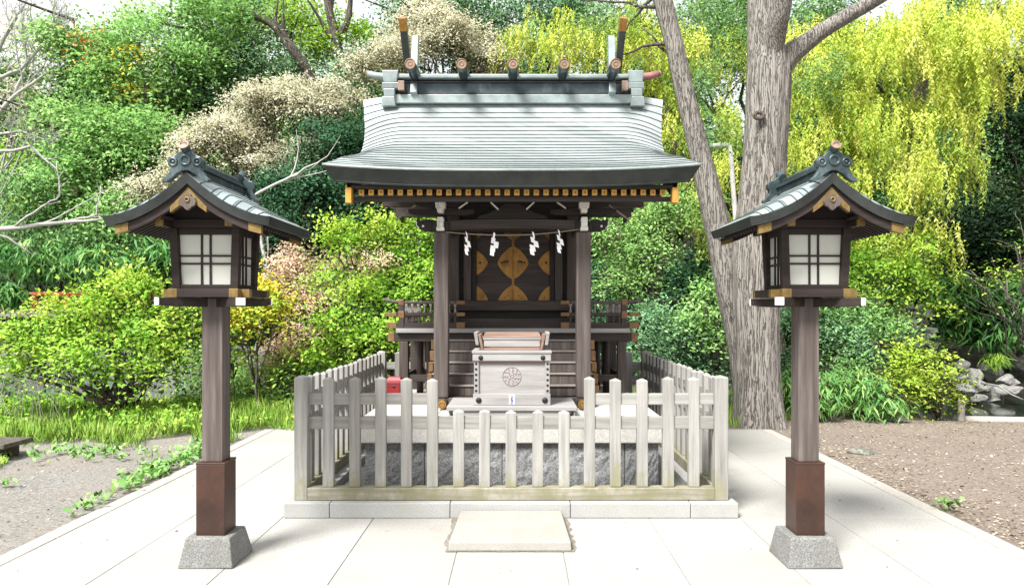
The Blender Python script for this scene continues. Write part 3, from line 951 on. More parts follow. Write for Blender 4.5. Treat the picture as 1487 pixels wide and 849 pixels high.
    def rz(u, yy):
        u = abs(u)
        e = min(1.0, (DY - abs(yy)) / 0.13)
        e = math.sin(e * math.pi / 2)
        full = 0.62 * u + 0.38 * (1 - (1 - u) ** 2)
        k = e * min(1, 4 * u)
        return ZA - DZ * (ogee(u) * (1 - k) + (full - 0.0) * k) + 0.022 * e * (1 - u ** 6)
    m = MB()
    m.uv = []
    us = np.linspace(-1, 1, 29)
    for u in us:
        for yy in YS:
            m.v.append((u * HW, yy, rz(u, yy)))
            m.uv.append((yy + 0.4, abs(u) * 0.53 + 0.02))
    n, q_ = len(us), len(YS)
    for i in range(n - 1):
        for j in range(q_ - 1):
            a_ = i * q_ + j
            m.f.append((a_, a_ + q_, a_ + q_ + 1, a_ + 1))
    rf = m.build('roof', M['lroof'], t, 0, True)
    m = MB()
    us = np.linspace(-1, 1, 29)

    def top(u):
        return u * HW, ZA - DZ * ogee(abs(u)) - 0.001

    def bot(u):
        k = 1 - 0.03
        return u * HW * k, ZA - DZ * ogee(abs(u)) - TH - 0.012 * (1 - abs(u)) ** 2
    poly = [top(u) for u in us] + [bot(u) for u in us[::-1]]
    n = len(poly)
    k = len(us)
    vs_ = [(x, -DY, z) for x, z in poly[:k]] + [(x, -DY + 0.012, z) for x, z in poly[k:]]
    vs_ += [(x, DY, z) for x, z in poly[:k]] + [(x, DY - 0.012, z) for x, z in poly[k:]]
    fs_ = []
    for i in range(k - 1):
        fs_.append((i, i + 1, n - 2 - i, n - 1 - i))
        fs_.append((n + i + 1, n + i, n + n - 1 - i, n + n - 2 - i))
        fs_.append((n - 1 - i, n - 2 - i, n + n - 2 - i, n + n - 1 - i))
    fs_.append((0, n - 1, n + n - 1, n))
    fs_.append((k - 1, k, n + k, n + k - 1))
    m.add(vs_, fs_)
    m.build('roof_edge', M['edge'], rf)
    # seam lips of the copper tiles, one raised line per course
    sm = MB()
    for s_ in (-1, 1):
        for u in (0.16, 0.3, 0.44, 0.58, 0.72, 0.86):
            sm.tube([(s_ * u * HW, yy, rz(u, yy)) for yy in YS], 0.0045, 5)
    sm.build('roof_seams', M['lroof'], rf)
    # barge boards below the copper edge, with brass
    for sy in (-1, 1):
        y0, y1 = sorted((sy * (DY - 0.03), sy * (DY - 0.055)))
        us2 = np.linspace(-0.9, 0.9, 25)
        hi = [(u * HW * 0.97, ZA - DZ * ogee(abs(u)) - TH - 0.006) for u in us2]
        lo = [(u * HW * 0.97, ZA - DZ * ogee(abs(u)) - TH - 0.048 - 0.03 * (1 - abs(u)) ** 3) for u in us2]
        poly = hi + lo[::-1]
        bb = MB().prism(poly, y0, y1).build('barge_board', M['lant'], t)
        ya, yb = sorted((sy * (DY - 0.026), sy * (DY - 0.058)))
        sel = [u for u in us2 if abs(u) < 0.24]
        hi = [(u * HW * 0.97, ZA - DZ * ogee(abs(u)) - TH - 0.03 - 0.02 * abs(u) / 0.24) for u in sel]
        lo = [(u * HW * 0.97, ZA - DZ * ogee(abs(u)) - TH - 0.092 + 0.012 * abs(u) / 0.24) for u in sel]
        MB().prism(hi + lo[::-1], ya, yb).build('brass_plate', M['brass'], bb)
        for s_ in (-1, 1):
            sel = [s_ * q for q in (0.74, 0.79, 0.84, 0.9)]
            hi = [(u * HW * 0.972, ZA - DZ * ogee(abs(u)) - TH - 0.004) for u in sel]
            lo = [(u * HW * 0.972, ZA - DZ * ogee(abs(u)) - TH - 0.051) for u in sel]
            MB().prism(hi + lo[::-1], ya, yb).build('brass_plate', M['brass'], bb)
        # pendant
        pd = [(0, 0.025), (0.018, 0.02), (0.025, 0.005), (0.04, 0.0), (0.05, -0.022), (0.04, -0.045), (0.025, -0.05), (0.014, -0.062), (0, -0.072)]
        pd = pd + [(-x, z) for x, z in pd[-2:0:-1]]
        ya, yb = sorted((sy * (DY - 0.012), sy * (DY - 0.03)))
        pe = MB().prism([(x, 2.175 + z) for x, z in pd], ya, yb).build('pendant', M['post'], t, 0.002)
        MB().ring((0, sy * (DY - 0.010), 2.165), 0.012, 0.005, n=14).build('rosette', M['brass'], pe, 0, True)
    # eave rafters on the two long sides
    for s_ in (-1, 1):
        er = MB()
        for yy in np.linspace(-0.34, 0.34, 15):
            a = (s_ * 0.2, yy, 2.105)
            b = (s_ * 0.425, yy, ZA - DZ * ogee(0.9) - TH - 0.022)
            er.bar(a, b, 0.018, 0.02)
        er.build('eave_rafters', M['lant'], t)
    # ridge
    rg = MB().box(-0.034, 0.034, -0.375, 0.375, 2.305, 2.352).build('ridge_beam', M['ridge'], t, 0.004)
    MB().box(-0.046, 0.046, -0.37, 0.37, 2.3525, 2.364).build('ridge_course', M['ridge'], rg, 0.002)
    MB().box(-0.03, 0.03, -0.365, 0.365, 2.3645, 2.382).build('ridge_course', M['ridge'], rg, 0.002)
    MB().tube([(0, -0.37, 2.39), (0, 0.37, 2.39)], 0.022, 10).build('ridge_roll', M['ridge'], rg, 0, True)
    for sy in (-1, 1):
        pts = [(0, 0.115), (0.025, 0.113), (0.045, 0.1), (0.06, 0.085), (0.085, 0.08), (0.1, 0.06), (0.098, 0.035), (0.085, 0.02),
               (0.088, 0.0), (0.11, -0.03), (0.13, -0.045), (0.128, -0.062), (0.105, -0.06), (0.075, -0.04), (0.05, -0.015), (0.02, 0.0), (0, 0.003)]
        poly = pts + [(-x, z) for x, z in pts[-2:0:-1]]
        y0, y1 = sorted((sy * 0.415, sy * 0.372))
        orn = MB().prism([(x, 2.322 + z) for x, z in poly], y0, y1).build('ridge_end_ornament', M['ridge'], t, 0.004)
        fr_ = sy * 0.415
        MB().ring((0, fr_, 2.382), 0.026, 0.009, n=18).build('ornament_ring', M['ridge'], orn, 0, True)
        for s_ in (-1, 1):
            q = MB().ring((s_ * 0.068, fr_, 2.372), 0.02, 0.008, n=18)
            q.dome((s_ * 0.068, fr_ - 0.001, 2.372), 0.01)
            q.build('ornament_scroll', M['ridge'], orn, 0, True)
        fn = MB().tube([(0, sy * 0.36, 2.425), (0, sy * 0.4, 2.44), (0, sy * 0.432, 2.462)], 0.026, 14).build('ridge_finial', M['ridge'], t, 0, False)
        if sy < 0:
            MB().tube([(0, -0.4375, 2.4655), (0, -0.432, 2.462)], 0.029, 16).build('finial_face', M['pink'], fn)
            MB().ring((0, -0.438, 2.466), 0.017, 0.003, n=18).build('finial_ring', M['rosy'], fn, 0, True)
    return t


lan = build_lantern()
lan.location = (-1.865, 4.43, 0)
lan2 = copy_tree(lan)
lan2.location = (1.775, 4.43, 0)
lan2['label'] = 'tall brown wooden lantern with copper roof right of the fence, before the twin trunks'

# ------------------------------------------------------------------ shrine
SH = thing('shrine_building', 'small dark wooden shrine with pale copper gable roof, stairs and gilded doors', 'shrine', (X0, 7.3, 0.655))


def sbox(name, mat, x0, x1, y0, y1, z0, z1, bevel=0.004, parent=None):
    return box1(name, mat, parent or SH, X0 + x0, X0 + x1, y0, y1, z0, z1, bevel)


# porch pillars, ground sills
PYR = 6.55
for sx in (-1, 1):
    pil = sbox('pillar', M['post'], sx * 0.647 - 0.066, sx * 0.647 + 0.066, PYR - 0.066, PYR + 0.066, 0.742, 2.25, 0.012)
    sl = MB().tube([(X0 + sx * 0.62, 6.32, 0.705), (X0 + sx * 0.62, 8.2, 0.705)], 0.036, 14).build('ground_beam', M['wood_y'], SH, 0, True)
    MB().tube([(X0 + sx * 0.62, 6.312, 0.705), (X0 + sx * 0.62, 6.34, 0.705)], 0.0385, 16).build('gilt_cap', M['gold'], sl)
    MB().ring((X0 + sx * 0.62, 6.311, 0.705), 0.022, 0.004, n=16).build('cap_ring', M['brass'], sl, 0, True)
sbox('ground_sill', M['post'], -0.76, 0.76, PYR - 0.055, PYR + 0.055, 0.657, 0.741, 0.006)

# stairs: solid timbers with gilded ends
for k in range(5):
    z1 = 0.838 + 0.1015 * k
    y0 = 6.66 + 0.1 * k
    stp = sbox('stair_step', M['post'], -0.76, 0.76, y0 + 0.012, y0 + 0.2, z1 - 0.1, z1 - 0.014, 0.004)
    sbox('stair_tread', M['tread'], -0.76, 0.76, y0, y0 + 0.2, z1 - 0.0135, z1 - 0.001, 0.003, stp)
    for sx in (-1, 1):
        a, b = sorted((sx * 0.763, sx * 0.806))
        sbox('gilt_end', M['cop'], a, b, y0 + 0.002, y0 + 0.2, z1 - 0.097, z1 - 0.004, 0.003, stp)

# veranda
FLZ = 1.353
FLY0 = 7.16
fl = sbox('veranda_floor', M['box'], -1.17, 1.17, FLY0, 8.72, FLZ - 0.045, FLZ, 0.005)
for yy in (7.25, 8.0, 8.6):
    bmk = sbox('floor_beam', M['wood_x'], -1.25, 1.25, yy - 0.04, yy + 0.04, 1.222, 1.305, 0.004)
    for sx in (-1, 1):
        a, b = sorted((sx * 1.195, sx * 1.256))
        sbox('gilt_cap', M['cop'], a, b, yy - 0.044, yy + 0.044, 1.219, 1.3075, 0.003, bmk)
for sx in (-1, 1):
    for yy in (7.25, 8.0, 8.6):
        sbox('floor_post', M['wood_v'], sx * 1.1 - 0.045, sx * 1.1 + 0.045, yy - 0.045, yy + 0.045, 0.657, 1.221, 0.006)
    for xx, yy in ((0.99, 7.62), (0.92, 7.86), (0.86, 8.1)):
        fp = MB().tube([(X0 + sx * xx, yy, 0.657), (X0 + sx * xx, yy, 1.3)], 0.036, 12).build('floor_post', M['wood_v'], SH, 0, True)
    box1('tie_rail', M['wood_x'], SH, *sorted((X0 + sx * 1.055, X0 + sx * 0.84)), 7.235, 7.265, 0.815, 0.885)
    box1('tie_rail', M['wood_y'], SH, *sorted((X0 + sx * 1.085, X0 + sx * 1.115)), 7.296, 8.55, 0.815, 0.885)
    sbox('body_post', M['wood_v'], sx * 0.62 - 0.06, sx * 0.62 + 0.06, 7.44, 7.56, 1.354, 2.6, 0.01)
    sbox('body_post', M['wood_v'], sx * 0.62 - 0.06, sx * 0.62 + 0.06, 8.24, 8.36, 0.745, 2.6, 0.01)
    sbox('body_wall', M['dark'], *sorted((sx * 0.61, sx * 0.64)), 7.56, 8.24, 1.354, 2.62, 0)
sbox('under_floor_shade_panel', M['dark'], -1.0, 1.0, 8.42, 8.45, 0.657, 1.3, 0)  # dark panel put in to stand for the shade beneath the floor
sbox('body_wall', M['dark'], -0.56, 0.56, 8.29, 8.32, 1.354, 2.62, 0)

# sanctuary front
sbox('threshold_beam', M['wood_x'], -0.66, 0.66, 7.30, 7.42, 1.354, 1.452, 0.005)
sbox('plinth_board', M['dark'], -0.6, 0.6, 7.46, 7.5, 1.354, 1.53, 0)
sbox('sill_beam', M['wood_x'], -0.70, 0.70, 7.38, 7.46, 1.53, 1.632, 0.005)
sbox('lintel_beam', M['wood_x'], -0.70, 0.70, 7.385, 7.47, 2.345, 2.43, 0.005)
sbox('front_panel', M['dark'], -0.56, -0.39, 7.505, 7.53, 1.632, 2.345, 0)
sbox('front_panel', M['dark'], 0.39, 0.56, 7.505, 7.53, 1.632, 2.345, 0)
sbox('transom_board', M['dark'], -0.56, 0.56, 7.5, 7.53, 2.43, 2.72, 0)
for sx in (-1, 1):
    sbox('door_jamb', M['wood_v'], sx * 0.475 - 0.038, sx * 0.475 + 0.038, 7.45, 7.504, 1.633, 2.344, 0.004)
    sbox('door_frame', M['dark'], *sorted((sx * 0.385, sx * 0.435)), 7.48, 7.53, 1.633, 2.344, 0.003)

DZ0, DZ1, DYF = 1.634, 2.343, 7.50


def gilt_poly(pts, cx, cz):
    return [(X0 + cx + x, cz + z) for x, z in pts]


def lozenge(hw, hh, half=None, n=8):
    """pointed lozenge with bulging shoulders; half in (None,'l','r','t')"""
    q = []
    for k in range(4):
        s = [(1, 1), (-1, 1), (-1, -1), (1, -1)][k]
        for i in range(n):
            t = i / n
            a = t * math.pi / 2 if k % 2 == 0 else (1 - t) * math.pi / 2
            e = 1.45
            q.append((s[0] * hw * abs(math.cos(a)) ** e, s[1] * hh * abs(math.sin(a)) ** e))
    if half == 'r':      # keep x>=0
        q = [p for p in q if p[0] >= -1e-6]
        q = sorted(q, key=lambda p: math.atan2(p[1], p[0] + 1e-6))
    elif half == 'l':
        q = [p for p in q if p[0] <= 1e-6]
        q = sorted(q, key=lambda p: math.atan2(p[1], -p[0] + 1e-6))[::-1]
    elif half == 't':
        q = [p for p in q if p[1] >= -1e-6]
        q = sorted(q, key=lambda p: math.atan2(p[1] + 1e-9, p[0]))
    elif half in ('tr', 'tl'):
        sgn = 1 if half == 'tr' else -1
        q = [p for p in q if p[1] >= -1e-6 and sgn * p[0] >= -1e-6]
        q = [(0, 0)] + sorted(q, key=lambda p: math.atan2(p[1] + 1e-9, sgn * p[0] + 1e-9))
    return q


for sx in (-1, 1):
    a, b = sorted((sx * 0.0015, sx * 0.384))
    dr = sbox('door', M['wood_x'], a, b, DYF, DYF + 0.035, DZ0, DZ1, 0.003)
    g1, g2 = ('r', 'l') if sx > 0 else ('l', 'r')
    y0, y1 = DYF - 0.006, DYF - 0.0005
    e = 0.002 * sx
    MB().prism(gilt_poly(lozenge(0.16, 0.172, g1), e, 2.03), y0, y1).build('gilt_lozenge', M['gold'], dr)
    MB().prism(gilt_poly(lozenge(0.118, 0.125, g2), sx * 0.382, 2.03), y0, y1).build('gilt_lozenge', M['gold'], dr)
    MB().prism(gilt_poly(lozenge(0.155, 0.16, 't' + g1), e, DZ0 + 0.002), y0, y1).build('gilt_corner', M['gold'], dr)
    MB().prism(gilt_poly(lozenge(0.12, 0.15, 't' + g2), sx * 0.382, DZ0 + 0.002), y0, y1).build('gilt_corner', M['gold'], dr)
    tp = MB().prism([(x, 2 * (DZ1 - 0.002) - z) for x, z in gilt_poly(lozenge(0.09, 0.075, 't' + g1), e, DZ1 - 0.002)], y0, y1)
    tp.build('gilt_corner', M['brass'], dr)
    tp = MB().prism([(x, 2 * (DZ1 - 0.002) - z) for x, z in gilt_poly(lozenge(0.06, 0.06, 't' + g2), sx * 0.382, DZ1 - 0.002)], y0, y1)
    tp.build('gilt_corner', M['brass'], dr)
    sbox('gilt_strip', M['gold'], *sorted((sx * 0.0025, sx * 0.012)), DYF - 0.009, DYF - 0.006, DZ0 + 0.004, DZ1 - 0.004, 0.001, dr)
    # bosses and engraved scroll work in dark metal
    for xx, zz, rr_ in ((0.345, 2.03, .013), (0.12, 2.03, .011), (0.05, 2.045, .009), (0.068, 2.052, .009), (0.085, 2.046, .009), (0.1, 2.038, .008), (0.06, 2.03, .009), (0.08, 2.032, .009), (0.095, 2.028, .007),
                        (0.09, DZ0 + .03, .006), (0.06, DZ0 + .05, .006), (0.33, DZ0 + .03, .006)):
        MB().dome((X0 + sx * xx, y0, zz), rr_).build('iron_boss', M['iron'], dr)
    sbox('latch', M['brass'], *sorted((sx * 0.035, sx * 0.13)), DYF - 0.013, DYF - 0.0065, 1.998, 2.008, 0.001, dr)

# balustrade
for sx in (-1, 1):
    xi, xo, yb = sx * 0.505, sx * 1.12, 7.205
    for z, hh, ext, nm in ((1.612, 0.03, 0.17, 'top_rail'), (1.493, 0.032, 0.16, 'middle_rail'), (1.383, 0.055, 0.14, 'base_rail')):
        a, b = sorted((xi - sx * (0.02 if hh < 0.05 else -0.01), xo + sx * ext))
        if nm == 'top_rail':
            pts = []
            for x in np.linspace(a, b, 14):
                d = max(0, abs(x) - 1.1)
                pts.append((X0 + x, yb, z + 0.9 * d * d))
            rl = MB().tube(pts, 0.017, 10).build('balustrade_top_rail', M['post'], SH, 0, True)
        else:
            rl = sbox('balustrade_' + nm, M['wood_x'], a, b, yb - 0.018, yb + 0.018, z - hh / 2, z + hh / 2, 0.003)
        ca, cb = sorted((xi - sx * 0.023, xi + sx * 0.06))
        sbox('gilt_cap', M['cop'], ca, cb, yb - 0.021, yb + 0.021, z - hh / 2 - 0.003, z + hh / 2 + 0.003, 0.003, rl)
        if nm != 'top_rail':
            ca, cb = sorted((xo + sx * 0.05, xo + sx * (ext + 0.004)))
            sbox('gilt_cap', M['cop'], ca, cb, yb - 0.021, yb + 0.021, z - hh / 2 - 0.003, z + hh / 2 + 0.003, 0.003, rl)
        xs_ = X0 + xo
        rl = box1('balustrade_' + nm, M['wood_y'], SH, xs_ - 0.017, xs_ + 0.017, yb + 0.026, 8.6, z - hh / 2 + 0.002, z + hh / 2 - 0.002, 0.003)
    cp = sbox('balustrade_post', M['wood_v'], xo - 0.025, xo + 0.025, yb - 0.025, yb + 0.025, 1.355, 1.592, 0.004)
    sbox('gilt_cap', M['cop'], xo - 0.028, xo + 0.028, yb - 0.028, yb + 0.028, 1.585, 1.645, 0.006, cp)
    sbox('gilt_sleeve', M['cop'], xo - 0.029, xo + 0.029, yb - 0.029, yb + 0.029, 1.455, 1.525, 0.004, cp)
    for k in range(9):
        x = xi + sx * (0.075 + k * 0.0615)
        MB().tube([(X0 + x, yb, 1.509), (X0 + x, yb, 1.54), (X0 + x, yb, 1.565), (X0 + x, yb, 1.597)], [0.016, 0.008, 0.008, 0.02], 8).build('baluster', M['tread'], SH, 0, True)
        sbox('baluster', M['wood_v'], x - 0.009, x + 0.009, yb - 0.009, yb + 0.009, 1.411, 1.477, 0)
    for k in range(9):
        y = yb + 0.13 + k * 0.15
        box1('baluster', M['wood_v'], SH, X0 + xo - 0.01, X0 + xo + 0.01, y - 0.01, y + 0.01, 1.409, 1.479, 0)
        box1('baluster', M['tread'], SH, X0 + xo - 0.012, X0 + xo + 0.012, y - 0.012, y + 0.012, 1.5075, 1.598, 0)

# porch beams and brackets
rb = MB()
poly = []
for x in np.linspace(-0.58, 0.58, 17):
    poly.append((X0 + x, 2.262 + 0.018 * (1 - (x / 0.58) ** 2)))
for x in np.linspace(0.58, -0.58, 17):
    poly.append((X0 + x, 2.352 + 0.012 * (1 - (x / 0.58) ** 2)))
rb.prism(poly, PYR - 0.045, PYR + 0.045)
rb.build('rainbow_beam', M['wood_x'], SH, 0.004)
kp = [(0, 0.15), (0.06, 0.145), (0.085, 0.125), (0.12, 0.105), (0.16, 0.085), (0.2, 0.06), (0.24, 0.045), (0.3, 0.03), (0.33, 0.0), (0.0, 0.0)]
kp2 = kp[:-1] + [(-x, z) for x, z in kp[-2:0:-1]]
MB().prism([(X0 + x, 2.366 + z) for x, z in kp2], PYR - 0.03, PYR + 0.03).build('frog_leg_strut', M['dark'], SH, 0.004)
sbox('eave_beam', M['wood_x'], -1.36, 1.36, PYR - 0.045, PYR + 0.045, 2.575, 2.655, 0.005)
sbox('tie_board', M['dark'], -0.58, 0.58, PYR - 0.02, PYR + 0.02, 2.526, 2.574, 0.003)
for sx in (-1, 1):
    cx = sx * 0.647
    br = sbox('bracket_block', M['dark'], cx - 0.075, cx + 0.075, PYR - 0.075, PYR + 0.075, 2.251, 2.345, 0.01)
    # carved nose pointing outward
    np_ = [(0.07, 2.25), (0.15, 2.255), (0.2, 2.275), (0.23, 2.31), (0.232, 2.345), (0.215, 2.375), (0.19, 2.35), (0.16, 2.352), (0.12, 2.365), (0.07, 2.36)]
    MB().prism([(X0 + cx + sx * x, z) for x, z in np_], PYR - 0.035, PYR + 0.035).build('carved_nose', M['dark'], SH, 0.004)
    wt_ = MB()
    wt_.dome((X0 + cx + sx * 0.165, PYR - 0.035, 2.30), 0.012)
    wt_.tube([(X0 + cx + sx * x, PYR - 0.036, z) for x, z in ((0.2, 2.28), (0.225, 2.31), (0.226, 2.345))], 0.005, 6)
    wt_.build('nose_paint', M['white'], SH)
    # bracket arms along the beam, curved ends
    for z0, ln in ((2.40, 0.30), (2.475, 0.24)):
        ap = [(-ln, z0 + 0.02), (-ln, z0 + 0.055), (ln, z0 + 0.055), (ln, z0 + 0.02), (ln - 0.05, z0 + 0.003), (ln - 0.1, z0), (-ln + 0.1, z0), (-ln + 0.05, z0 + 0.003)]
        MB().prism([(X0 + cx + x, z) for x, z in ap], PYR - 0.032, PYR + 0.032).build('bracket_arm', M['dark'], SH, 0.003)
    for bx in (-0.2, 0, 0.2):
        MB().frustum((X0 + cx + bx, PYR), 2.531, 2.574, 0.06, 0.06, 0.09, 0.09).build('bracket_block', M['dark'], SH, 0.003)
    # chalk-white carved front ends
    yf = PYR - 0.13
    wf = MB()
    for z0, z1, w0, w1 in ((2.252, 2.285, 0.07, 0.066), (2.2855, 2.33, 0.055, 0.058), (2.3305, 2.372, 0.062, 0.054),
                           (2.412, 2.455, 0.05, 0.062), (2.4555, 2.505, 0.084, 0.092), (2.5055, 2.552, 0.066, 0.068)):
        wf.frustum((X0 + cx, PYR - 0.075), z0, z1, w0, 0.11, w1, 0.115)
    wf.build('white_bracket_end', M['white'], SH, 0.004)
    # white slanting bars paint in lit-edge highlights; the outer bar is pale wood
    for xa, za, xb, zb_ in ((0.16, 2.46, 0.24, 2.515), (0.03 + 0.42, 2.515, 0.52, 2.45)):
        MB().bar((X0 + cx - sx * xa, PYR - 0.04, za), (X0 + cx - sx * xb, PYR - 0.04, zb_), 0.02, 0.012).build('highlight_strut', M['white'], SH)
    MB().bar((X0 + cx + sx * 0.23, PYR + 0.0, 2.50), (X0 + cx + sx * 0.42, PYR - 0.0, 2.36), 0.02, 0.014).build('highlight_strut', M['tread'], SH)
    # rainbow beam from pillar to body
    for z0, z1 in ((2.29, 2.37),):
        box1('link_beam', M['wood_y'], SH, X0 + cx - 0.035, X0 + cx + 0.035, PYR + 0.08, 7.44, z0, z1)
    # side purlins on carved brackets below the gable
    for yy, zz in ((7.5, 2.66), (8.3, 2.66)):
        sbox('side_purlin', M['wood_x'], *sorted((sx * 0.68, sx * 1.36)), yy - 0.045, yy + 0.045, zz - 0.05, zz + 0.05, 0.004)
        for kk in range(3):
            a, b = sorted((sx * (0.68), sx * (0.86 - 0.06 * kk)))
            sbox('bracket_arm', M['dark'], a, b, yy - 0.035, yy + 0.035, 2.545 - 0.066 * kk, 2.608 - 0.066 * kk, 0.004)

# main roof ---------------------------------------------------------
PRF = np.array([(5.95, 2.70), (6.25, 2.81), (6.5, 2.928), (6.75, 3.055), (6.96, 3.178), (7.18, 3.328), (7.4, 3.515), (7.56, 3.692), (7.65, 3.82)])
PRB = np.array([(7.65, 3.82), (7.74, 3.66), (7.9, 3.44), (8.12, 3.215), (8.34, 3.06), (8.6, 2.96), (8.9, 2.88), (9.1, 2.84)])


def resample(pr, n):
    # smooth by Catmull-Rom then resample by arc length
    pts = []
    q = [pr[0] * 2 - pr[1]] + list(pr) + [pr[-1] * 2 - pr[-2]]
    for i in range(1, len(q) - 2):
        for t in np.linspace(0, 1, 12, endpoint=False):
            a, b, c, d = q[i - 1], q[i], q[i + 1], q[i + 2]
            pts.append(0.5 * ((2 * b) + (-a + c) * t + (2 * a - 5 * b + 4 * c - d) * t * t + (-a + 3 * b - 3 * c + d) * t ** 3))
    pts.append(pr[-1])
    pts = np.array(pts)
    dd = np.concatenate([[0], np.cumsum(np.hypot(*np.diff(pts, axis=0).T))])
    s = np.linspace(0, dd[-1], n + 1)
    return np.stack([np.interp(s, dd, pts[:, 0]), np.interp(s, dd, pts[:, 1])], 1), s


def half_w(t):       # t: 0 eave .. 1 ridge
    return np.interp(t, [0, 0.07, 0.155, 0.28, 0.415, 0.53, 0.66, 0.81, 1], [1.575, 1.548, 1.522, 1.492, 1.47, 1.466, 1.49, 1.53, 1.6])


def edge_dz(u, t):
    a = np.clip((abs(u) - 0.72) / 0.28, 0, 1)
    up = 0.048 * abs(u) ** 3 * np.interp(t, [0, 0.25, 0.5], [1, 0.7, 0])
    down = np.interp(t, [0.2, 0.5, 0.8, 1], [0, 0.10, 0.12, 0.045]) * a * a
    return up - down


US = np.concatenate([np.linspace(-1, -0.7, 9)[:-1], np.linspace(-0.7, 0.7, 15), np.linspace(0.7, 1, 9)[1:]])


def roof_sheet(pr, rows, lip, flip):
    pts, s = resample(pr, rows)
    m = MB()
    m.uv = []
    nu = len(US)
    lines = []
    nrm = []
    for i in range(rows + 1):
        d = pts[min(i + 1, rows)] - pts[max(i - 1, 0)]
        d = d / np.linalg.norm(d)
        n_ = np.array([-d[1], d[0]])
        if n_[1] < 0:
            n_ = -n_
        nrm.append(n_)
    tt = s / s[-1]
    if flip:
        tt = 1 - tt
    seq = []
    order = range(rows)
    for i in order:
        lo, hi = (i, i + 1) if not flip else (i + 1, i)
        if not flip:
            seq += [(lo, lip), (hi, 0.001)]
        else:
            seq += [(hi, 0.001), (lo, lip)]
    for (i, o_) in seq:
        tg = np.array([nrm[i][1], -nrm[i][0]])
        if tg[1] < 0:
            tg = -tg
        y, z = pts[i] + nrm[i] * o_ + (tg * 0.008 if o_ < 0.005 and 0 < i < rows else 0)
        for u in US:
            t = tt[i]
            m.v.append((X0 + u * half_w(t), y, z + edge_dz(u, t)))
            m.uv.append((u * 1.57 + 0.13 * i, s[i]))
    for r_ in range(len(seq) - 1):
        for k in range(nu - 1):
            a = r_ * nu + k
            m.f.append((a, a + 1, a + nu + 1, a + nu))
    return m


RF = roof_sheet(PRF, 21, 0.012, False).build('roof', M['roof'], SH, fix=True)
roof_sheet(PRB, 16, 0.017, True).build('roof_slope', M['roof'], RF, fix=True)


def roof_under(pr, n, flip, dz, inx, iny):
    """under surface and the sloping copper edge band round it"""
    pts, s = resample(pr, n)
    tt = s / s[-1]
    if flip:
        tt = 1 - tt
    top, low = [], []
    for i in range(n + 1):
        y, z = pts[i]
        t = tt[i]
        yin = iny * (1 - t) ** 2 * (1 if not flip else -1)
        rt, rl = [], []
        for u in US:
            zz = z + edge_dz(u, t)
            rt.append((X0 + u * half_w(t), y, zz - 0.004))
            rl.append((X0 + u * (half_w(t) - inx), y + yin, zz - dz))
        top.append(rt)
        low.append(rl)
    return top, low


for pr, fl_ in ((PRF, False), (PRB, True)):
    top, low = roof_under(pr, 20, fl_, 0.115, 0.07, 0.07)
    nu = len(US)
    n = len(top)
    m = MB()
    fsid = 0 if not fl_ else n - 1
    # front (or back) edge
    k = len(m.v)
    m.v += top[fsid] + low[fsid]
    m.f += [(k + i, k + i + 1, k + nu + i + 1, k + nu + i) for i in range(nu - 1)]
    for e in (0, nu - 1):
        k = len(m.v)
        m.v += [r_[e] for r_ in top] + [r_[e] for r_ in low]
        m.f += [(k + i, k + i + 1, k + n + i + 1, k + n + i) for i in range(n - 1)]
    m.build('roof_edge', M['edge'], RF)
    m = MB()
    for r_ in low:
        m.v += r_
    m.f += [(j * nu + i, j * nu + i + 1, (j + 1) * nu + i + 1, (j + 1) * nu + i) for j in range(n - 1) for i in range(nu - 1)]
    m.build('soffit', M['dark'], RF)
    # copper drip lip along the eave
    m = MB()
    lp = [Vector(p) + Vector((0, -0.004 if not fl_ else 0.004, 0.004)) for p in top[fsid]]
    m.tube(lp, 0.011, 6)
    m.build('eave_lip', M['rgrey'], RF, 0, True)
    m = MB()
    lp = [Vector(p) + Vector((0, 0.01 if not fl_ else -0.01, -0.004)) for p in low[fsid]]
    m.tube(lp, 0.013, 6)
    m.build('eave_lip', M['edge'], RF, 0, True)

# rafters with gilded ends, fascia, barge boards
for k in range(32):
    x = -1.29 + k * 2.58 / 31
    a, b, c = Vector((X0 + x, 6.14, 2.545)), Vector((X0 + x, 6.75, 2.70)), Vector((X0 + x, 7.45, 2.93))
    m = MB().bar(a, b, 0.04, 0.046)
    m.bar(b, c, 0.0395, 0.0455)
    rr = m.build('rafter', M['wood_y'], SH)
    MB().cbox((X0 + x, 6.137, 2.5445), (0.046, 0.012, 0.052)).build('gilt_end', M['gilt'], rr, 0.002)
    MB().dome((X0 + x, 6.131, 2.5445), 0.008, 8).build('rivet', M['brass'], rr)
for k in range(24):
    x = -1.29 + k * 2.58 / 23
    MB().bar((X0 + x, 8.94, 2.70), (X0 + x, 8.3, 2.86), 0.04, 0.046).build('rafter', M['wood_y'], SH)
sbox('eave_board', M['dark'], -1.40, 1.40, 6.06, 6.16, 2.572, 2.598, 0.003)
sbox('eave_board', M['wood_x'], -1.42, 1.42, 6.18, 6.22, 2.475, 2.516, 0.003)
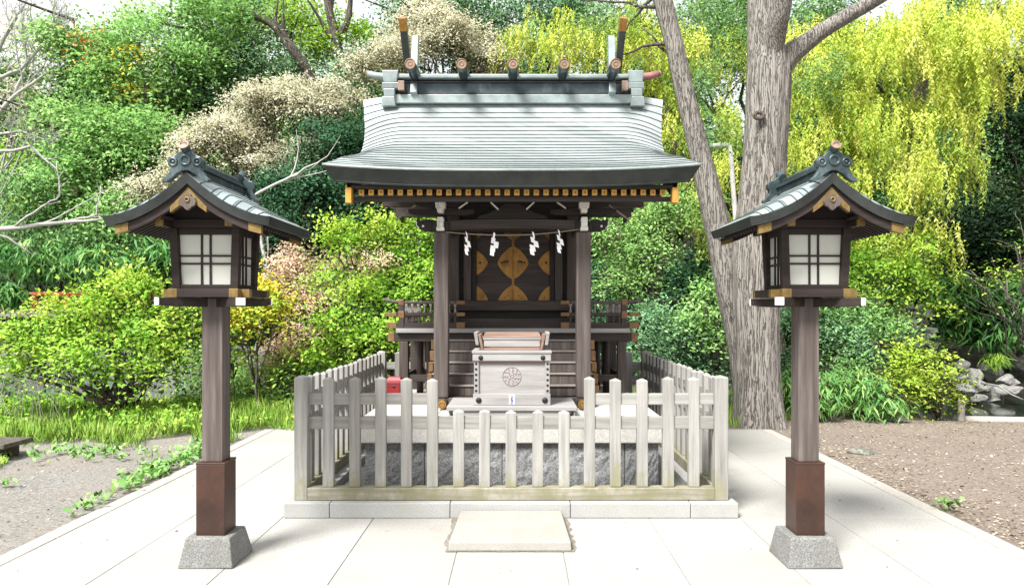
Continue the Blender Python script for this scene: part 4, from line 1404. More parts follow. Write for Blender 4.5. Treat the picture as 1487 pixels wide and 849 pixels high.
for sx in (-1, 1):
    pf, sf = resample(PRF, 14)
    pb, sb_ = resample(PRB, 12)
    line = [(y, z) for y, z in pf[1:]] + [(y, z) for y, z in pb[1:-1]]
    hi = [(y, z - 0.13) for y, z in line]
    lo = [(y, z - 0.25) for y, z in line]
    m = MB()
    xo_ = X0 + sx * 1.385
    kk = len(hi)
    for (y, z) in hi:
        m.v += [(xo_ - 0.022, y, z), (xo_ + 0.022, y, z)]
    for (y, z) in lo:
        m.v += [(xo_ - 0.022, y, z), (xo_ + 0.022, y, z)]
    for i in range(kk - 1):
        a, b, c, d = 2 * i, 2 * i + 2, 2 * kk + 2 * i + 2, 2 * kk + 2 * i
        m.f += [(a, b, c, d), (a + 1, d + 1, c + 1, b + 1), (a, a + 1, b + 1, b), (d, c, c + 1, d + 1)]
    bb = m.build('barge_board', M['wood_y'], SH)
    MB().box(xo_ - 0.026, xo_ + 0.026, 6.06, 6.14, 2.445, 2.598).build('gilt_cap', M['gilt'], bb, 0.004)
    # gable infill
    m = MB().prismx([(7.5, 2.62), (8.3, 2.62), (8.1, 3.0), (7.9, 3.2), (7.65, 3.5), (7.4, 3.2), (7.3, 2.9)], *sorted((X0 + sx * 0.63, X0 + sx * 0.66)))
    m.build('gable_wall', M['dark'], SH)
    sbox('ridge_purlin', M['wood_x'], *sorted((sx * 0.66, sx * 1.36)), 7.59, 7.71, 3.36, 3.5, 0.005)
    for zz in (2.9, 3.15):
        sbox('gable_beam', M['wood_y'], *sorted((sx * 0.662, sx * 0.70)), 7.4, 8.0, zz - 0.05, zz + 0.05, 0.004)

# ridge ------------------------------------------------------------
RD = MB().box(X0 - 1.2, X0 + 1.2, 7.545, 7.755, 3.735, 3.945).build('ridge_box', M['ridge'], SH, 0.006)
MB().box(X0 - 1.25, X0 + 1.25, 7.50, 7.80, 3.7, 3.795).build('ridge_base', M['rgrey'], RD, 0.008)
for zz in (3.812, 3.93):
    MB().box(X0 - 1.22, X0 + 1.22, 7.52, 7.78, zz - 0.008, zz + 0.008).build('ridge_moulding', M['edge'], RD, 0.003)
MB().box(X0 - 1.27, X0 + 1.27, 7.475, 7.825, 3.955, 4.0).build('ridge_cap', M['rgrey'], RD, 0.012)
for sx in (-1, 1):
    m = MB()
    for z0, z1, w0, w1, xc in ((3.66, 3.76, 0.15, 0.13, 1.30), (3.761, 3.84, 0.11, 0.12, 1.29), (3.841, 3.905, 0.2, 0.19, 1.27), (3.906, 4.03, 0.14, 0.17, 1.28)):
        m.frustum((X0 + sx * xc, 7.63), z0, z1, w0, 0.34, w1, 0.36)
    eb = m.build('ridge_end_block', M['rgrey'], SH, 0.008)
    MB().cbox((X0 + sx * 1.165, 7.475, 3.87), (0.065, 0.06, 0.10)).build('gilt_cap', M['pink'], eb, 0.004)
    # horn: tapering beam end beyond the gable
    pts = [(X0 + sx * x, 7.62, z) for x, z in ((1.15, 4.0), (1.32, 4.005), (1.45, 4.02), (1.555, 4.05))]
    hn = MB().tube(pts, [0.045, 0.043, 0.04, 0.03], 10).build('ridge_horn', M['rgrey'] if sx < 0 else M['rosy'], SH, 0, True)  # right horn's rosy colour stands in for a reflection
    tip = MB().tube([pts[-1], (X0 + sx * 1.565, 7.62, 4.053)], [0.032, 0.033], 12).build('horn_tip', M['pink'], hn)
    # forked finial boards
    for (yt, yb_, mat) in ((7.36, 7.80, M['edge']), (7.94, 7.5, M['rgrey'])):
        dx = 0.02 if yt > 7.6 else 0.0
        a = Vector((X0 + sx * (1.10 - dx * 3.2), yb_, 3.78))
        b = Vector((X0 + sx * (1.135 - dx * 2.6), yt, 4.535))
        fb = MB().bar(a, b, 0.07, 0.10, (0, 1, 0)).build('forked_finial', mat, SH, 0.005)
        d = (b - a).normalized()
        if yt < 7.6:
            MB().bar(b - d * 0.125, b + d * 0.004, 0.075, 0.105, (0, 1, 0)).build('gilt_tip', M['gold'], fb, 0.004)
for xx in (-1.03, -0.515, 0, 0.515, 1.03):
    lg = MB().tube([(X0 + xx, 7.18, 4.0), (X0 + xx, 7.3, 4.0), (X0 + xx, 7.65, 4.0), (X0 + xx, 8.0, 4.0), (X0 + xx, 8.12, 4.0)], [0.053, 0.056, 0.062, 0.056, 0.053], 16).build('ridge_log', M['ridge'], SH, 0, True)
    MB().tube([(X0 + xx, 7.172, 4.0), (X0 + xx, 7.182, 4.0)], 0.054, 20).build('log_face', M['pink'], lg)
    q = MB().ring((X0 + xx, 7.171, 4.0), 0.049, 0.006, n=20)
    q.ring((X0 + xx, 7.171, 4.0), 0.022, 0.004, n=14)
    q.build('log_rim', M['cop'], lg, 0, True)

# ------------------------------------------------------------------ rope and paper streamers
RP = [P(648, 337, 6.46), P(677, 339.5, 6.44), P(718, 341.5, 6.43), P(746, 341.5, 6.43), P(774, 340.5, 6.43), P(812, 337, 6.44), P(848, 332, 6.46)]
rope = MB().tube(RP, 0.005, 6).build('sacred_rope', M['rope'], None, 0, True)
tag(rope, 'thin straw cord strung between the two front pillars of the shrine', 'rope')
shl = ['leftmost white zigzag paper streamer on the cord, beside the left pillar',
       'white zigzag paper streamer hanging left of the gilded middle lozenge, wider than its outer neighbour',
       'white zigzag paper streamer hanging right of the gilded middle lozenge, longest of the four',
       'rightmost white zigzag paper streamer on the cord, beside the right pillar']
for i, (px, pyt, tw, ww) in enumerate(((677, 336, 0.45, 0.7), (718, 337, 0.8, 1.0), (774, 336, 0.85, 1.05), (811, 333, 0.6, 0.8))):
    o = P(px, pyt, 6.425)
    m = MB()
    x, z = 0.0, 0.0
    segs = [(0.0, 0.0, 0.016, 0.05), (-0.008, -0.045, 0.034, 0.05), (0.018, -0.08, 0.04, 0.055), (-0.012, -0.115, 0.044, 0.055), (-0.018, -0.155, 0.034, 0.05)]
    tilt = (0.25, -0.1, 0.15, 0.3)[i]
    for j, (dx, dz, w_, h_) in enumerate(segs):
        w_ *= ww
        sl_ = 0.35 * (1 if i != 1 else -1)
        y0 = -0.003 * j - 0.002
        pts = [(dx * ww - w_ / 2, dz), (dx * ww + w_ / 2, dz - 0.012), (dx * ww + w_ / 2 + h_ * sl_ * 0.4, dz - h_ - 0.012), (dx * ww - w_ / 2 + h_ * sl_ * 0.4, dz - h_)]
        q = [(o.x + a + tilt * 0.25 * -b * (1 if i != 1 else -0.3), o.z + b) for a, b in pts]
        m.prism(q, o.y + y0 - 0.0012 + 0.01 * (j % 2), o.y + y0 + 0.01 * (j % 2))
    sh_ = m.build('paper_streamer', M['paper'])
    tag(sh_, shl[i], 'paper streamer', 'paper streamers hanging on the shrine cord')

# ------------------------------------------------------------------ offering box on its stand
stn = thing('box_stand', 'low pale wooden stand with iron studs under the offering box', 'stand', (X0, 6.2, 0.656))
box1('stand_top', M['box'], stn, X0 - 0.535, X0 + 0.535, 5.87, 6.46, 0.712, 0.748, 0.004)
box1('stand_apron', M['box'], stn, X0 - 0.52, X0 + 0.52, 5.885, 6.44, 0.6565, 0.7115, 0.004)
q = MB()
for sx in (-1, 1):
    q.dome((X0 + sx * 0.49, 5.885, 0.69), 0.02)
q.build('iron_studs', M['iron'], stn)

ob = thing('offering_box', 'pale wooden offering box with round crest, iron studs and slatted top', 'offering box', (X0, 6.1, 0.748))
OY0, OY1 = 5.955, 6.34
box1('body', M['box'], ob, X0 - 0.285, X0 + 0.285, OY0 + 0.018, OY1 - 0.018, 0.80, 1.10, 0.002)
box1('base_board', M['box'], ob, X0 - 0.322, X0 + 0.322, OY0 - 0.008, OY1 + 0.008, 0.749, 0.842, 0.005)
box1('rim', M['box'], ob, X0 - 0.326, X0 + 0.326, OY0 - 0.012, OY1 + 0.012, 1.115, 1.178, 0.005)
box1('rim_lip', M['box'], ob, X0 - 0.332, X0 + 0.332, OY0 - 0.018, OY1 + 0.018, 1.1785, 1.202, 0.004)
box1('inner_lip', M['boxred'], ob, X0 - 0.272, X0 + 0.272, OY0 + 0.004, OY0 + 0.016, 1.098, 1.114, 0.001)
for sx in (-1, 1):
    for yy in (OY0 + 0.016, OY1 - 0.016):
        cpst = box1('corner_post', M['boxv'], ob, X0 + sx * 0.295 - 0.02, X0 + sx * 0.295 + 0.02, yy - 0.017, yy + 0.017, 0.843, 1.114, 0.003)
        if yy < 6.1:
            q = MB()
            for k in range(6):
                q.dome((X0 + sx * 0.297, yy - 0.017, 0.868 + k * 0.045), 0.011)
            q.build('iron_studs', M['iron'], cpst)
q = MB()
for sx in (-1, 1):
    q.dome((X0 + sx * 0.275, OY0 - 0.008, 0.79), 0.025)
    q.dome((X0 + sx * 0.258, OY0 - 0.012, 1.143), 0.021)
q.build('iron_studs', M['iron'], ob)
# carved round crest of curling petals
cr = MB()
cz = 0.985
cy = OY0 + 0.0165
cr.ring((X0, cy, cz), 0.077, 0.0025, n=36)
rc = random.Random(4)
for rr_, nn in ((0.02, 4), (0.043, 7), (0.064, 11)):
    for k in range(nn):
        a = 2 * math.pi * k / nn + rr_ * 30
        c0 = (X0 + rr_ * math.cos(a), cz + rr_ * math.sin(a))
        pts = []
        for q_ in range(7):
            t = a + 0.4 + q_ * 0.62
            r2 = 0.0105 * (1 - 0.05 * q_)
            pts.append((c0[0] + r2 * math.cos(t), cy, c0[1] + r2 * math.sin(t)))
        cr.tube(pts, 0.0021, 5)
cr.build('carved_crest', M['crestline'], ob, 0, True)
# paper label with blue lettering strokes at the foot of the box
lb = box1('paper_label', M['paper'], ob, X0 - 0.022, X0 + 0.022, OY0 - 0.011, OY0 - 0.0085, 0.756, 0.836, 0)
q = MB()
yl_ = OY0 - 0.0125
for zc, strokes in ((0.818, [(-0.012, 0.006, 0.012, 0.006), (0, 0.012, 0, -0.01), (-0.01, -0.008, 0.011, -0.004)]),
                    (0.796, [(-0.012, -0.01, 0.0, 0.011), (0.0, 0.011, 0.012, -0.01), (-0.006, -0.002, 0.007, -0.002)]),
                    (0.774, [(-0.011, 0.009, 0.011, 0.009), (0.011, 0.009, -0.009, -0.01), (-0.009, -0.01, 0.012, -0.01)])):
    for x0_, z0_, x1_, z1_ in strokes:
        q.bar((X0 + x0_, yl_, zc + z0_), (X0 + x1_, yl_, zc + z1_), 0.0012, 0.006)
q.build('blue_lettering', M['blue'], lb)
# slatted hopper on top
hp0, hp1 = 1.203, 1.335
for sx in (-1, 1):
    m = MB()
    xa, xb = X0 + sx * 0.235, X0 + sx * 0.262
    m.add([(xa, 6.0, hp0), (xa + sx * 0.02, 6.0, hp0), (xa + sx * 0.02, 6.3, hp0), (xa, 6.3, hp0),
           (xb, 5.975, hp1), (xb + sx * 0.022, 5.975, hp1), (xb + sx * 0.022, 6.325, hp1), (xb, 6.325, hp1)],
          [(0, 3, 2, 1), (4, 5, 6, 7), (0, 1, 5, 4), (1, 2, 6, 5), (2, 3, 7, 6), (3, 0, 4, 7)])
    m.build('hopper_side', M['boxred'], ob, 0.003)
    m = MB()
    m.add([(X0 + sx * 0.276, 5.99, 1.245), (X0 + sx * 0.302, 5.99, 1.245), (X0 + sx * 0.302, 6.31, 1.245), (X0 + sx * 0.276, 6.31, 1.245),
           (X0 + sx * 0.288, 5.97, 1.352), (X0 + sx * 0.318, 5.97, 1.352), (X0 + sx * 0.318, 6.33, 1.352), (X0 + sx * 0.288, 6.33, 1.352)],
          [(0, 3, 2, 1), (4, 5, 6, 7), (0, 1, 5, 4), (1, 2, 6, 5), (2, 3, 7, 6), (3, 0, 4, 7)])
    m.build('hopper_wing', M['box'], ob, 0.004)
box1('hopper_front', M['box'], ob, X0 - 0.234, X0 + 0.234, 6.0, 6.02, 1.232, 1.282, 0.002)
box1('hopper_bar', M['boxred'], ob, X0 - 0.234, X0 + 0.234, 5.992, 6.018, 1.2035, 1.221, 0.002)
box1('hopper_bar', M['boxred'], ob, X0 - 0.245, X0 + 0.245, 5.985, 6.005, 1.31, 1.323, 0.003)
for k in range(4):
    y = 6.05 + k * 0.07
    box1('hopper_bar', M['boxred'] if k % 2 else M['box'], ob, X0 - 0.245, X0 + 0.245, y - 0.012, y + 0.012, 1.285 + 0.012 * (k == 3), 1.315 + 0.02 * (k == 3), 0.003)
box1('hopper_back', M['boxred'], ob, X0 - 0.234, X0 + 0.234, 6.3, 6.32, 1.204, 1.345, 0.003)

# red cash box on the stone base
rbx = thing('red_box', 'small red metal box with stepped lid beside the left veranda post', 'box', (-1.23, 7.0, 0.656))
box1('case', M['red'], rbx, -1.31, -1.14, 6.93, 7.1, 0.656, 0.82, 0.006)
box1('lid', M['redpink'], rbx, -1.315, -1.135, 6.925, 7.105, 0.8205, 0.85, 0.006)
MB().frustum((-1.205, 7.02), 0.8505, 0.885, 0.15, 0.13, 0.11, 0.09).build('lid_top', M['redpink'], rbx, 0.004)
q = MB().dome((-1.2, 6.93, 0.795), 0.014)
q.build('latch', M['iron'], rbx)

# ------------------------------------------------------------------ vegetation
def leaf_mesh(name, cen, dirs, nrms, lens, wids, tone, mat, parent=None, bend=0.0, soft=None):
    """one mesh of many leaves: each leaf a folded four-cornered blade along dirs, facing nrms"""
    n = len(cen)
    d = dirs / np.linalg.norm(dirs, axis=1, keepdims=True)
    s = np.cross(d, nrms)
    s /= np.maximum(np.linalg.norm(s, axis=1, keepdims=True), 1e-6)
    u = np.cross(s, d)
    l = lens[:, None]
    w_ = wids[:, None]
    v = np.empty((n, 4, 3))
    v[:, 0] = cen - d * l * 0.5
    v[:, 1] = cen + s * w_ * 0.5 + u * l * 0.06
    v[:, 2] = cen + d * l * 0.5 - u * l * bend
    v[:, 3] = cen - s * w_ * 0.5 + u * l * 0.06
    off = np.array(OFF.get(parent.name, Vector((0, 0, 0)))) if parent is not None else np.zeros(3)
    v = v.reshape(-1, 3) - off
    me = bpy.data.meshes.new(name)
    me.vertices.add(4 * n)
    me.vertices.foreach_set("co", v.ravel())
    me.loops.add(4 * n)
    me.loops.foreach_set("vertex_index", np.arange(4 * n, dtype=np.int32))
    me.polygons.add(n)
    me.polygons.foreach_set("loop_start", np.arange(0, 4 * n, 4, dtype=np.int32))
    me.polygons.foreach_set("loop_total", np.full(n, 4, dtype=np.int32))
    me.update(calc_edges=True)
    a = me.attributes.new("tone", 'FLOAT', 'FACE')
    a.data.foreach_set("value", np.clip(tone, 0, 1).astype(np.float32))
    sn = nrms if soft is None else soft
    a = me.attributes.new("soft_normal", 'FLOAT_VECTOR', 'FACE')
    a.data.foreach_set("vector", np.ascontiguousarray(np.broadcast_to(sn, (n, 3)), dtype=np.float32).ravel())
    me.materials.append(mat)
    o = bpy.data.objects.new(name, me)
    C.objects.link(o)
    if parent is not None:
        o.parent = parent
        OFF[o.name] = Vector(off)
    return o


def unit(v):
    return v / np.maximum(np.linalg.norm(v, axis=-1, keepdims=True), 1e-9)


PADS = 15


def cloud_points(blobs, size, dens, clump=26, flat=0.5, rng=RNG, spread=None, pads=None):
    """leaf centres in clumps through ellipsoids; blobs: (centre, radii)"""
    cs, ns, ts, ss = [], [], [], []
    for c, r in blobs:
        c, r = np.array(c), np.array(r)
        area = (r[0] * r[2] + r[0] * r[1] + r[1] * r[2]) / 3 * math.pi
        n = int(dens * area / size ** 2)
        m = max(4, n // clump)
        kp = pads or PADS
        pd = unit(rng.normal(size=(kp, 3)) + np.array([0, -0.15, 0.15]))
        pc = c + pd * r * rng.uniform(0.35, 0.95, (kp, 1))
        pr = r * rng.uniform(0.2, 0.4, (kp, 1)) * np.array([1.0, 1.0, 0.66])
        ptone = 0.13 * rng.normal(size=kp)
        wsel = rng.integers(kp, size=m)
        d = unit(rng.normal(size=(m, 3)) + np.array([0, 0, 0.25]))
        rad = rng.random(m) ** 0.4
        wob = 1 + 0.14 * rng.normal(size=m)
        p = pc[wsel] + d * pr[wsel] * (rad * wob)[:, None]
        out = unit(d / pr[wsel])
        nr = unit(out * 0.7 + np.array([0, 0, 0.8]) + 0.35 * rng.normal(size=(m, 3)))
        sp = (spread or 3.0) * size
        k = clump
        a = rng.normal(size=(m, k, 3))
        al = np.sum(a * nr[:, None], axis=2, keepdims=True)
        a = a - al * nr[:, None] * (1 - flat * 0.5)
        q = p[:, None] + a * sp * rng.uniform(0.5, 1.15, (m, 1, 1))
        q[:, :, 2] -= 0.12 * sp * np.sum(a[:, :, :2] ** 2, axis=2)
        nn = unit(nr[:, None] + 0.27 * rng.normal(size=(m, k, 3)))
        t = np.clip(0.5 + ptone[wsel][:, None] + 0.13 * rng.normal(size=(m, 1)) + 0.09 * rng.normal(size=(m, k)), 0, 1)
        cs.append(q.reshape(-1, 3))
        big = unit((q - c) / r)
        ss.append(unit(nr[:, None] * 0.75 + big * 0.5 + 0.22 * rng.normal(size=q.shape)).reshape(-1, 3))
        ns.append(nn.reshape(-1, 3))
        ts.append(t.ravel())
    return np.concatenate(cs), np.concatenate(ns), np.concatenate(ts), np.concatenate(ss)


def crown(name, blobs, size, dens, mat, parent, aspect=0.5, clump=26, flat=0.5, droop=0.0, spread=None, tone_shift=0.0, pads=None):
    size = size * 0.8
    spread = (spread or 3.0) * 1.2
    c, n_, t, sf = cloud_points(blobs, size, dens, int(clump * 1.4), flat, RNG, spread, pads)
    k = len(c)
    d = RNG.normal(size=(k, 3))
    d -= np.sum(d * n_, axis=1, keepdims=True) * n_
    d = unit(d)
    d[:, 2] -= droop
    d = unit(d)
    ln = size * RNG.uniform(0.7, 1.3, k)
    return leaf_mesh(name, c, d, n_, ln, ln * aspect, t + tone_shift, mat, parent, 0.1, sf)


def wander(a, b, n, amp, rng=random):
    a, b = Vector(a), Vector(b)
    pts = []
    L_ = (b - a).length
    off = Vector((0, 0, 0))
    for i in range(n + 1):
        t = i / n
        p = a.lerp(b, t)
        if 0 < i < n:
            off = off * 0.6 + Vector((rng.uniform(-1, 1), rng.uniform(-1, 1), rng.uniform(-0.5, 0.5))) * amp * L_
            p = p + off
        pts.append(p)
    return pts


def branches(m, base, tips, r0, fork=0.5, seg=6, amp=0.05, rmin=0.012, trunk_top=None, sides=7):
    """trunk up to a fork point, then limbs to each tip with side twigs"""
    base = Vector(base)
    if trunk_top is None:
        cen = Vector((0, 0, 0))
        for t in tips:
            cen += Vector(t)
        cen /= len(tips)
        trunk_top = base.lerp(cen, fork)
    tr = wander(base, trunk_top, seg, amp * 0.6)
    m.tube(tr, [r0 * (1.25 if i == 0 else 1 - 0.4 * i / seg) for i in range(seg + 1)], sides + 2)
    for t in tips:
        st_ = tr[random.randint(max(1, seg - 3), seg)]
        pts = wander(st_, t, seg, amp)
        m.tube(pts, [max(rmin, r0 * 0.5 * (1 - i / (seg + 0.5))) for i in range(seg + 1)], sides)
        for k in range(3):
            i = random.randint(2, seg)
            e = pts[i] + Vector((random.uniform(-1, 1), random.uniform(-1, 1), random.uniform(-0.2, 0.8))) * (Vector(t) - st_).length * 0.28
            m.tube(wander(pts[i], e, 4, amp), [max(rmin * 0.6, r0 * 0.2 * (1 - q / 4.5)) for q in range(5)], 5)
    return m


def B(px, py, Y, rx, ry, rd=None):
    """foliage mass from photo measurements: centre at depth Y, radii in photo pixels (depth radius in metres)"""
    k = Y / F
    return (tuple(P(px, py, Y)), (rx * k, rd if rd else (rx + ry) * 0.5 * k, ry * k))


def gz(x, y):
    return float(ground_h(np.array([x]), np.array([y]))[0])


def tree(name, label, cat, base, blobs, size, dens, leaf, bark='bark2', r0=0.1, fork=0.5, group=None, aspect=0.5, clump=26, flat=0.5,
         droop=0.0, spread=None, ts=0.0, amp=0.05, trunk='trunk', foliage='crown', extra=None):
    """base (x,y): root point on the ground"""
    z = gz(*base)
    t = thing(name, label, cat, (base[0], base[1], z), group)
    m = MB()
    tips = []
    for c, r in blobs:
        tips.append(Vector(c) + Vector((0, 0, -0.2 * r[2])))
        for k in range(2):
            tips.append(Vector(c) + Vector((random.uniform(-.6, .6) * r[0], random.uniform(-.6, .6) * r[1], random.uniform(-.3, .5) * r[2])))
    branches(m, (base[0], base[1], z - 0.05), tips, r0, fork, 6, amp)
    m.build(trunk, M[bark], t, 0, True, False)
    crown(foliage, blobs, size, dens, L[leaf], t, aspect, clump, flat, droop, spread, ts)
    if extra:
        for bl, lf, sz, dn in extra:
            crown(foliage, bl, sz, dn, L[lf], t, aspect, clump, flat, droop, spread)
    return t


# ---- far woods on the hill, one mass behind everything
fc = []
for k in range(120):
    x = RNG.uniform(-30, 30)
    y = RNG.uniform(25, 40)
    z = gz(x, y)
    fc.append(((x, y, z + RNG.uniform(0.5, 3.2)), (RNG.uniform(1.6, 3), RNG.uniform(1.5, 2.4), RNG.uniform(1.3, 2.4))))
fo = crown('distant_wood', fc, 0.24, 9, L['mid'], None, 0.55, 30)
tag(fo, 'mass of green woodland on the slope behind the shrine', 'woodland', kind='stuff')
fc = []
for k in range(60):
    x = RNG.uniform(-22, 22)
    y = RNG.uniform(19.5, 25)
    z = gz(x, y)
    fc.append(((x, y, z + RNG.uniform(0.2, 1.2)), (RNG.uniform(1.3, 2.2), RNG.uniform(1, 1.6), RNG.uniform(0.8, 1.4))))
fo = crown('undergrowth', fc, 0.17, 9, L['dark'], None, 0.5, 30)
tag(fo, 'dark undergrowth covering the foot of the wooded slope', 'undergrowth', kind='stuff')

HG = 'trees on the slope behind the shrine'
# upper left: large bright tree and its neighbours
tree('broadleaf_tree', 'large bright green broadleaf tree filling the slope above the left lantern', 'tree', (-9.6, 17.2),
     [B(150, 60, 17, 95, 75), B(240, 110, 16.6, 90, 80), B(130, 170, 16.4, 85, 70), B(215, 220, 16, 90, 80), B(120, 270, 16.2, 70, 65), B(290, 40, 17.6, 80, 60), B(200, 310, 15.8, 80, 55)],
     0.115, 14, 'bright', 'bark2', 0.2, 0.5, HG, 0.55, 40, ts=0.08, spread=3.6,
     extra=[([B(200, 78, 16, 14, 18)], 'yellow', 0.12, 16), ([B(185, 125, 16, 12, 10)], 'yellow', 0.12, 14), ([B(124, 64, 16, 10, 9)], 'orange', 0.11, 14)])
tree('broadleaf_tree', 'rounded blue green evergreen crown between the bright tree and the leaning bare trunk', 'tree', (-6.5, 19),
     [B(330, 90, 18.5, 85, 75), B(280, 150, 17.6, 65, 50), B(395, 120, 18.6, 60, 60), B(330, 20, 19, 70, 50)], 0.11, 14, 'blue', 'bark2', 0.18, 0.5, HG, 0.5, 40, ts=0.15, spread=3.6)
tree('broadleaf_tree', 'yellow green tree top beneath the white sky above the roof left end', 'tree', (-5.2, 21),
     [B(440, 60, 20.5, 60, 60), B(400, 20, 21, 60, 40), B(510, 60, 21, 50, 45)], 0.12, 12, 'maple', 'bark2', 0.16, 0.5, HG, 0.5, 30, spread=3.4)
tree('flowering_tree', 'wide cream coloured tree crown rising behind the left lantern roof', 'tree', (-5.3, 16.2),
     [B(400, 165, 15, 85, 45), B(330, 205, 14.8, 70, 42), B(470, 150, 15.2, 75, 38), B(285, 250, 14.6, 55, 36), B(420, 230, 14.9, 60, 30), B(230, 275, 14.4, 40, 24)],
     0.075, 19, 'cream', 'bark2', 0.12, 0.5, HG, 0.5, 36, 0.25, spread=3.2)
tree('flowering_tree', 'cream coloured tree crown higher up behind the ridge of the shrine roof', 'tree', (-2.6, 17.8),
     [B(560, 85, 17, 75, 36), B(660, 60, 17.4, 80, 42), B(620, 30, 17.8, 60, 36), B(720, 85, 17.2, 45, 30)], 0.085, 18, 'cream', 'bark2', 0.12, 0.5, HG, 0.5, 36, 0.25, spread=3.2)
tree('evergreen_tree', 'dark blue green evergreen behind the left end of the shrine roof', 'tree', (-4.3, 15.6),
     [B(480, 215, 14.4, 60, 40), B(440, 270, 14, 60, 36), B(500, 290, 14.4, 60, 50), B(420, 330, 13.8, 60, 40), B(390, 300, 14.2, 36, 36), B(560, 210, 15, 50, 60), B(400, 375, 13.6, 50, 30)], 0.1, 17, 'dark', 'bark2', 0.16, 0.5, HG, 0.5, 26)
tree('evergreen_tree', 'mid green evergreen top behind the middle of the shrine ridge', 'tree', (-2, 20.5),
     [B(630, 30, 20, 75, 50), B(540, 110, 19, 55, 40), B(690, 110, 19, 70, 40), B(770, 100, 19.5, 60, 50), B(690, 15, 20, 60, 50), B(760, 30, 20, 60, 50), B(830, 20, 20, 60, 50), B(590, 30, 20, 40, 24)], 0.12, 14, 'blue', 'bark2', 0.18, 0.5, HG, 0.5, 36, spread=3.4, ts=0.05)
tree('evergreen_tree', 'deep green tree low on the slope at the far left edge', 'tree', (-12, 15.8),
     [B(40, 310, 15.5, 80, 60), B(100, 360, 15.2, 80, 50), B(20, 390, 15, 70, 50), B(170, 370, 15.4, 70, 45), B(240, 400, 15.6, 70, 45)], 0.11, 13, 'mid', 'bark2', 0.14, 0.4, HG, 0.36, 36, droop=0.7, spread=3.4)
tree('evergreen_tree', 'pale green airy tree at the left edge beneath the bare twigs', 'tree', (-16, 22),
     [B(20, 250, 21, 50, 40), B(10, 330, 20, 60, 50)], 0.12, 9, 'maple', 'bark2', 0.14, 0.5, HG, 0.5, 30, ts=0.1)

# bare trees with bleached twigs, left
def bare_tree(name, label, base, limbs, r0, group=None, twigs=5, seed=1, depth=2, rt=0.008, bark='bark3'):
    rr = random.Random(seed)
    t = thing(name, label, 'tree', base, group)
    m = MB()

    def twig(p, d, ln, r_, lev):
        pts = [p]
        dd = d.normalized()
        for i in range(5):
            dd = (dd + Vector((rr.uniform(-1, 1), rr.uniform(-1, 1), rr.uniform(-0.8, 0.9))) * 0.28).normalized()
            pts.append(pts[-1] + dd * ln / 5)
        m.tube(pts, [max(0.004, r_ * (1 - 0.17 * i)) for i in range(6)], 5 if lev else 6, False)
        if lev < depth:
            for k in range(twigs):
                q = pts[rr.randint(1, 5)]
                nd = (dd + Vector((rr.uniform(-1, 1), rr.uniform(-0.8, 0.8), rr.uniform(-0.6, 1))) * 0.9)
                twig(q, nd, ln * rr.uniform(0.4, 0.65), max(0.004, r_ * 0.5), lev + 1)
    for pts, ra, rb in limbs:
        pts = [Vector(p) for p in pts]
        fine = []
        for a, b in zip(pts[:-1], pts[1:]):
            for i in range(4):
                fine.append(a.lerp(b, i / 4) + Vector((rr.uniform(-1, 1), rr.uniform(-1, 1), rr.uniform(-1, 1))) * (b - a).length * 0.025)
        fine.append(pts[-1])
        n = len(fine)
        m.tube(fine, [ra + (rb - ra) * i / (n - 1) for i in range(n)], 9)
        for k in range(twigs * 2):
            i = rr.randint(n // 3, n - 1)
            d = (fine[i] - fine[i - 1]).normalized() + Vector((rr.uniform(-1, 1), rr.uniform(-.6, .6), rr.uniform(-0.5, 1.2))) * 0.9
            twig(fine[i], d, rr.uniform(0.35, 0.9) * (pts[-1] - pts[0]).length * 0.3, max(rt, rb * 0.9), 1)
    m.build('trunk', M[bark], t, 0, True, False)
    return t


tree('flowering_tree', 'washed out cream coloured airy tree top in the upper left corner', 'tree', (-15, 19.5),
     [B(35, 50, 18.5, 55, 40), B(20, 140, 18.3, 50, 50), B(70, 100, 18.4, 34, 40), B(60, 190, 18, 40, 24)], 0.1, 3.2, 'cream', 'bark3', 0.1, 0.5, HG, 0.4, 24, 0.25, ts=0.4)
yb = 11.5
bare_tree('bare_tree', 'bleached dead tree reaching leafless white branches in from the left edge', tuple(P(-140, 640, yb)),
          [([P(-140, 640, yb), P(-130, 480, yb), P(-90, 380, yb), P(-30, 335, yb), P(60, 325, yb), P(150, 318, yb)], 0.1, 0.018),
           ([P(-30, 335, yb), P(10, 345, yb + .2), P(50, 370, yb + .3)], 0.03, 0.008),
           ([P(20, 330, yb), P(60, 300, yb - .2), P(88, 285, yb - .2), P(82, 235, yb - .2)], 0.02, 0.006),
           ([P(-90, 380, yb), P(-70, 260, yb), P(-10, 222, yb), P(45, 213, yb), P(85, 250, yb)], 0.045, 0.012),
           ([P(90, 323, yb), P(140, 312, yb), P(146, 270, yb)], 0.02, 0.006)], 0.1, None, 3, 4, 1)
bare_tree('bare_tree', 'pale grey leafless tree with fine twigs in the upper left corner', tuple(Vector((-13.9, 16.6, gz(-13.9, 16.6)))),
          [([Vector((-13.9, 16.6, gz(-13.9, 16.6))), P(-60, 300, 16.5), P(-30, 200, 16.4), P(20, 140, 16.3), P(80, 100, 16.3)], 0.1, 0.02),
           ([P(-60, 300, 16.5), P(-20, 120, 16.5), P(15, 40, 16.5), P(50, -20, 16.5)], 0.08, 0.02),
           ([P(-30, 200, 16.4), P(30, 190, 16), P(75, 205, 15.8)], 0.04, 0.015),
           ([P(-20, 120, 16.5), P(30, 100, 16.2), P(70, 60, 16.2), P(90, 10, 16)], 0.045, 0.012),
           ([P(20, 140, 16.3), P(40, 90, 16.3), P(30, 20, 16)], 0.04, 0.012)], 0.2, None, 5, 9, 3, 0.007)
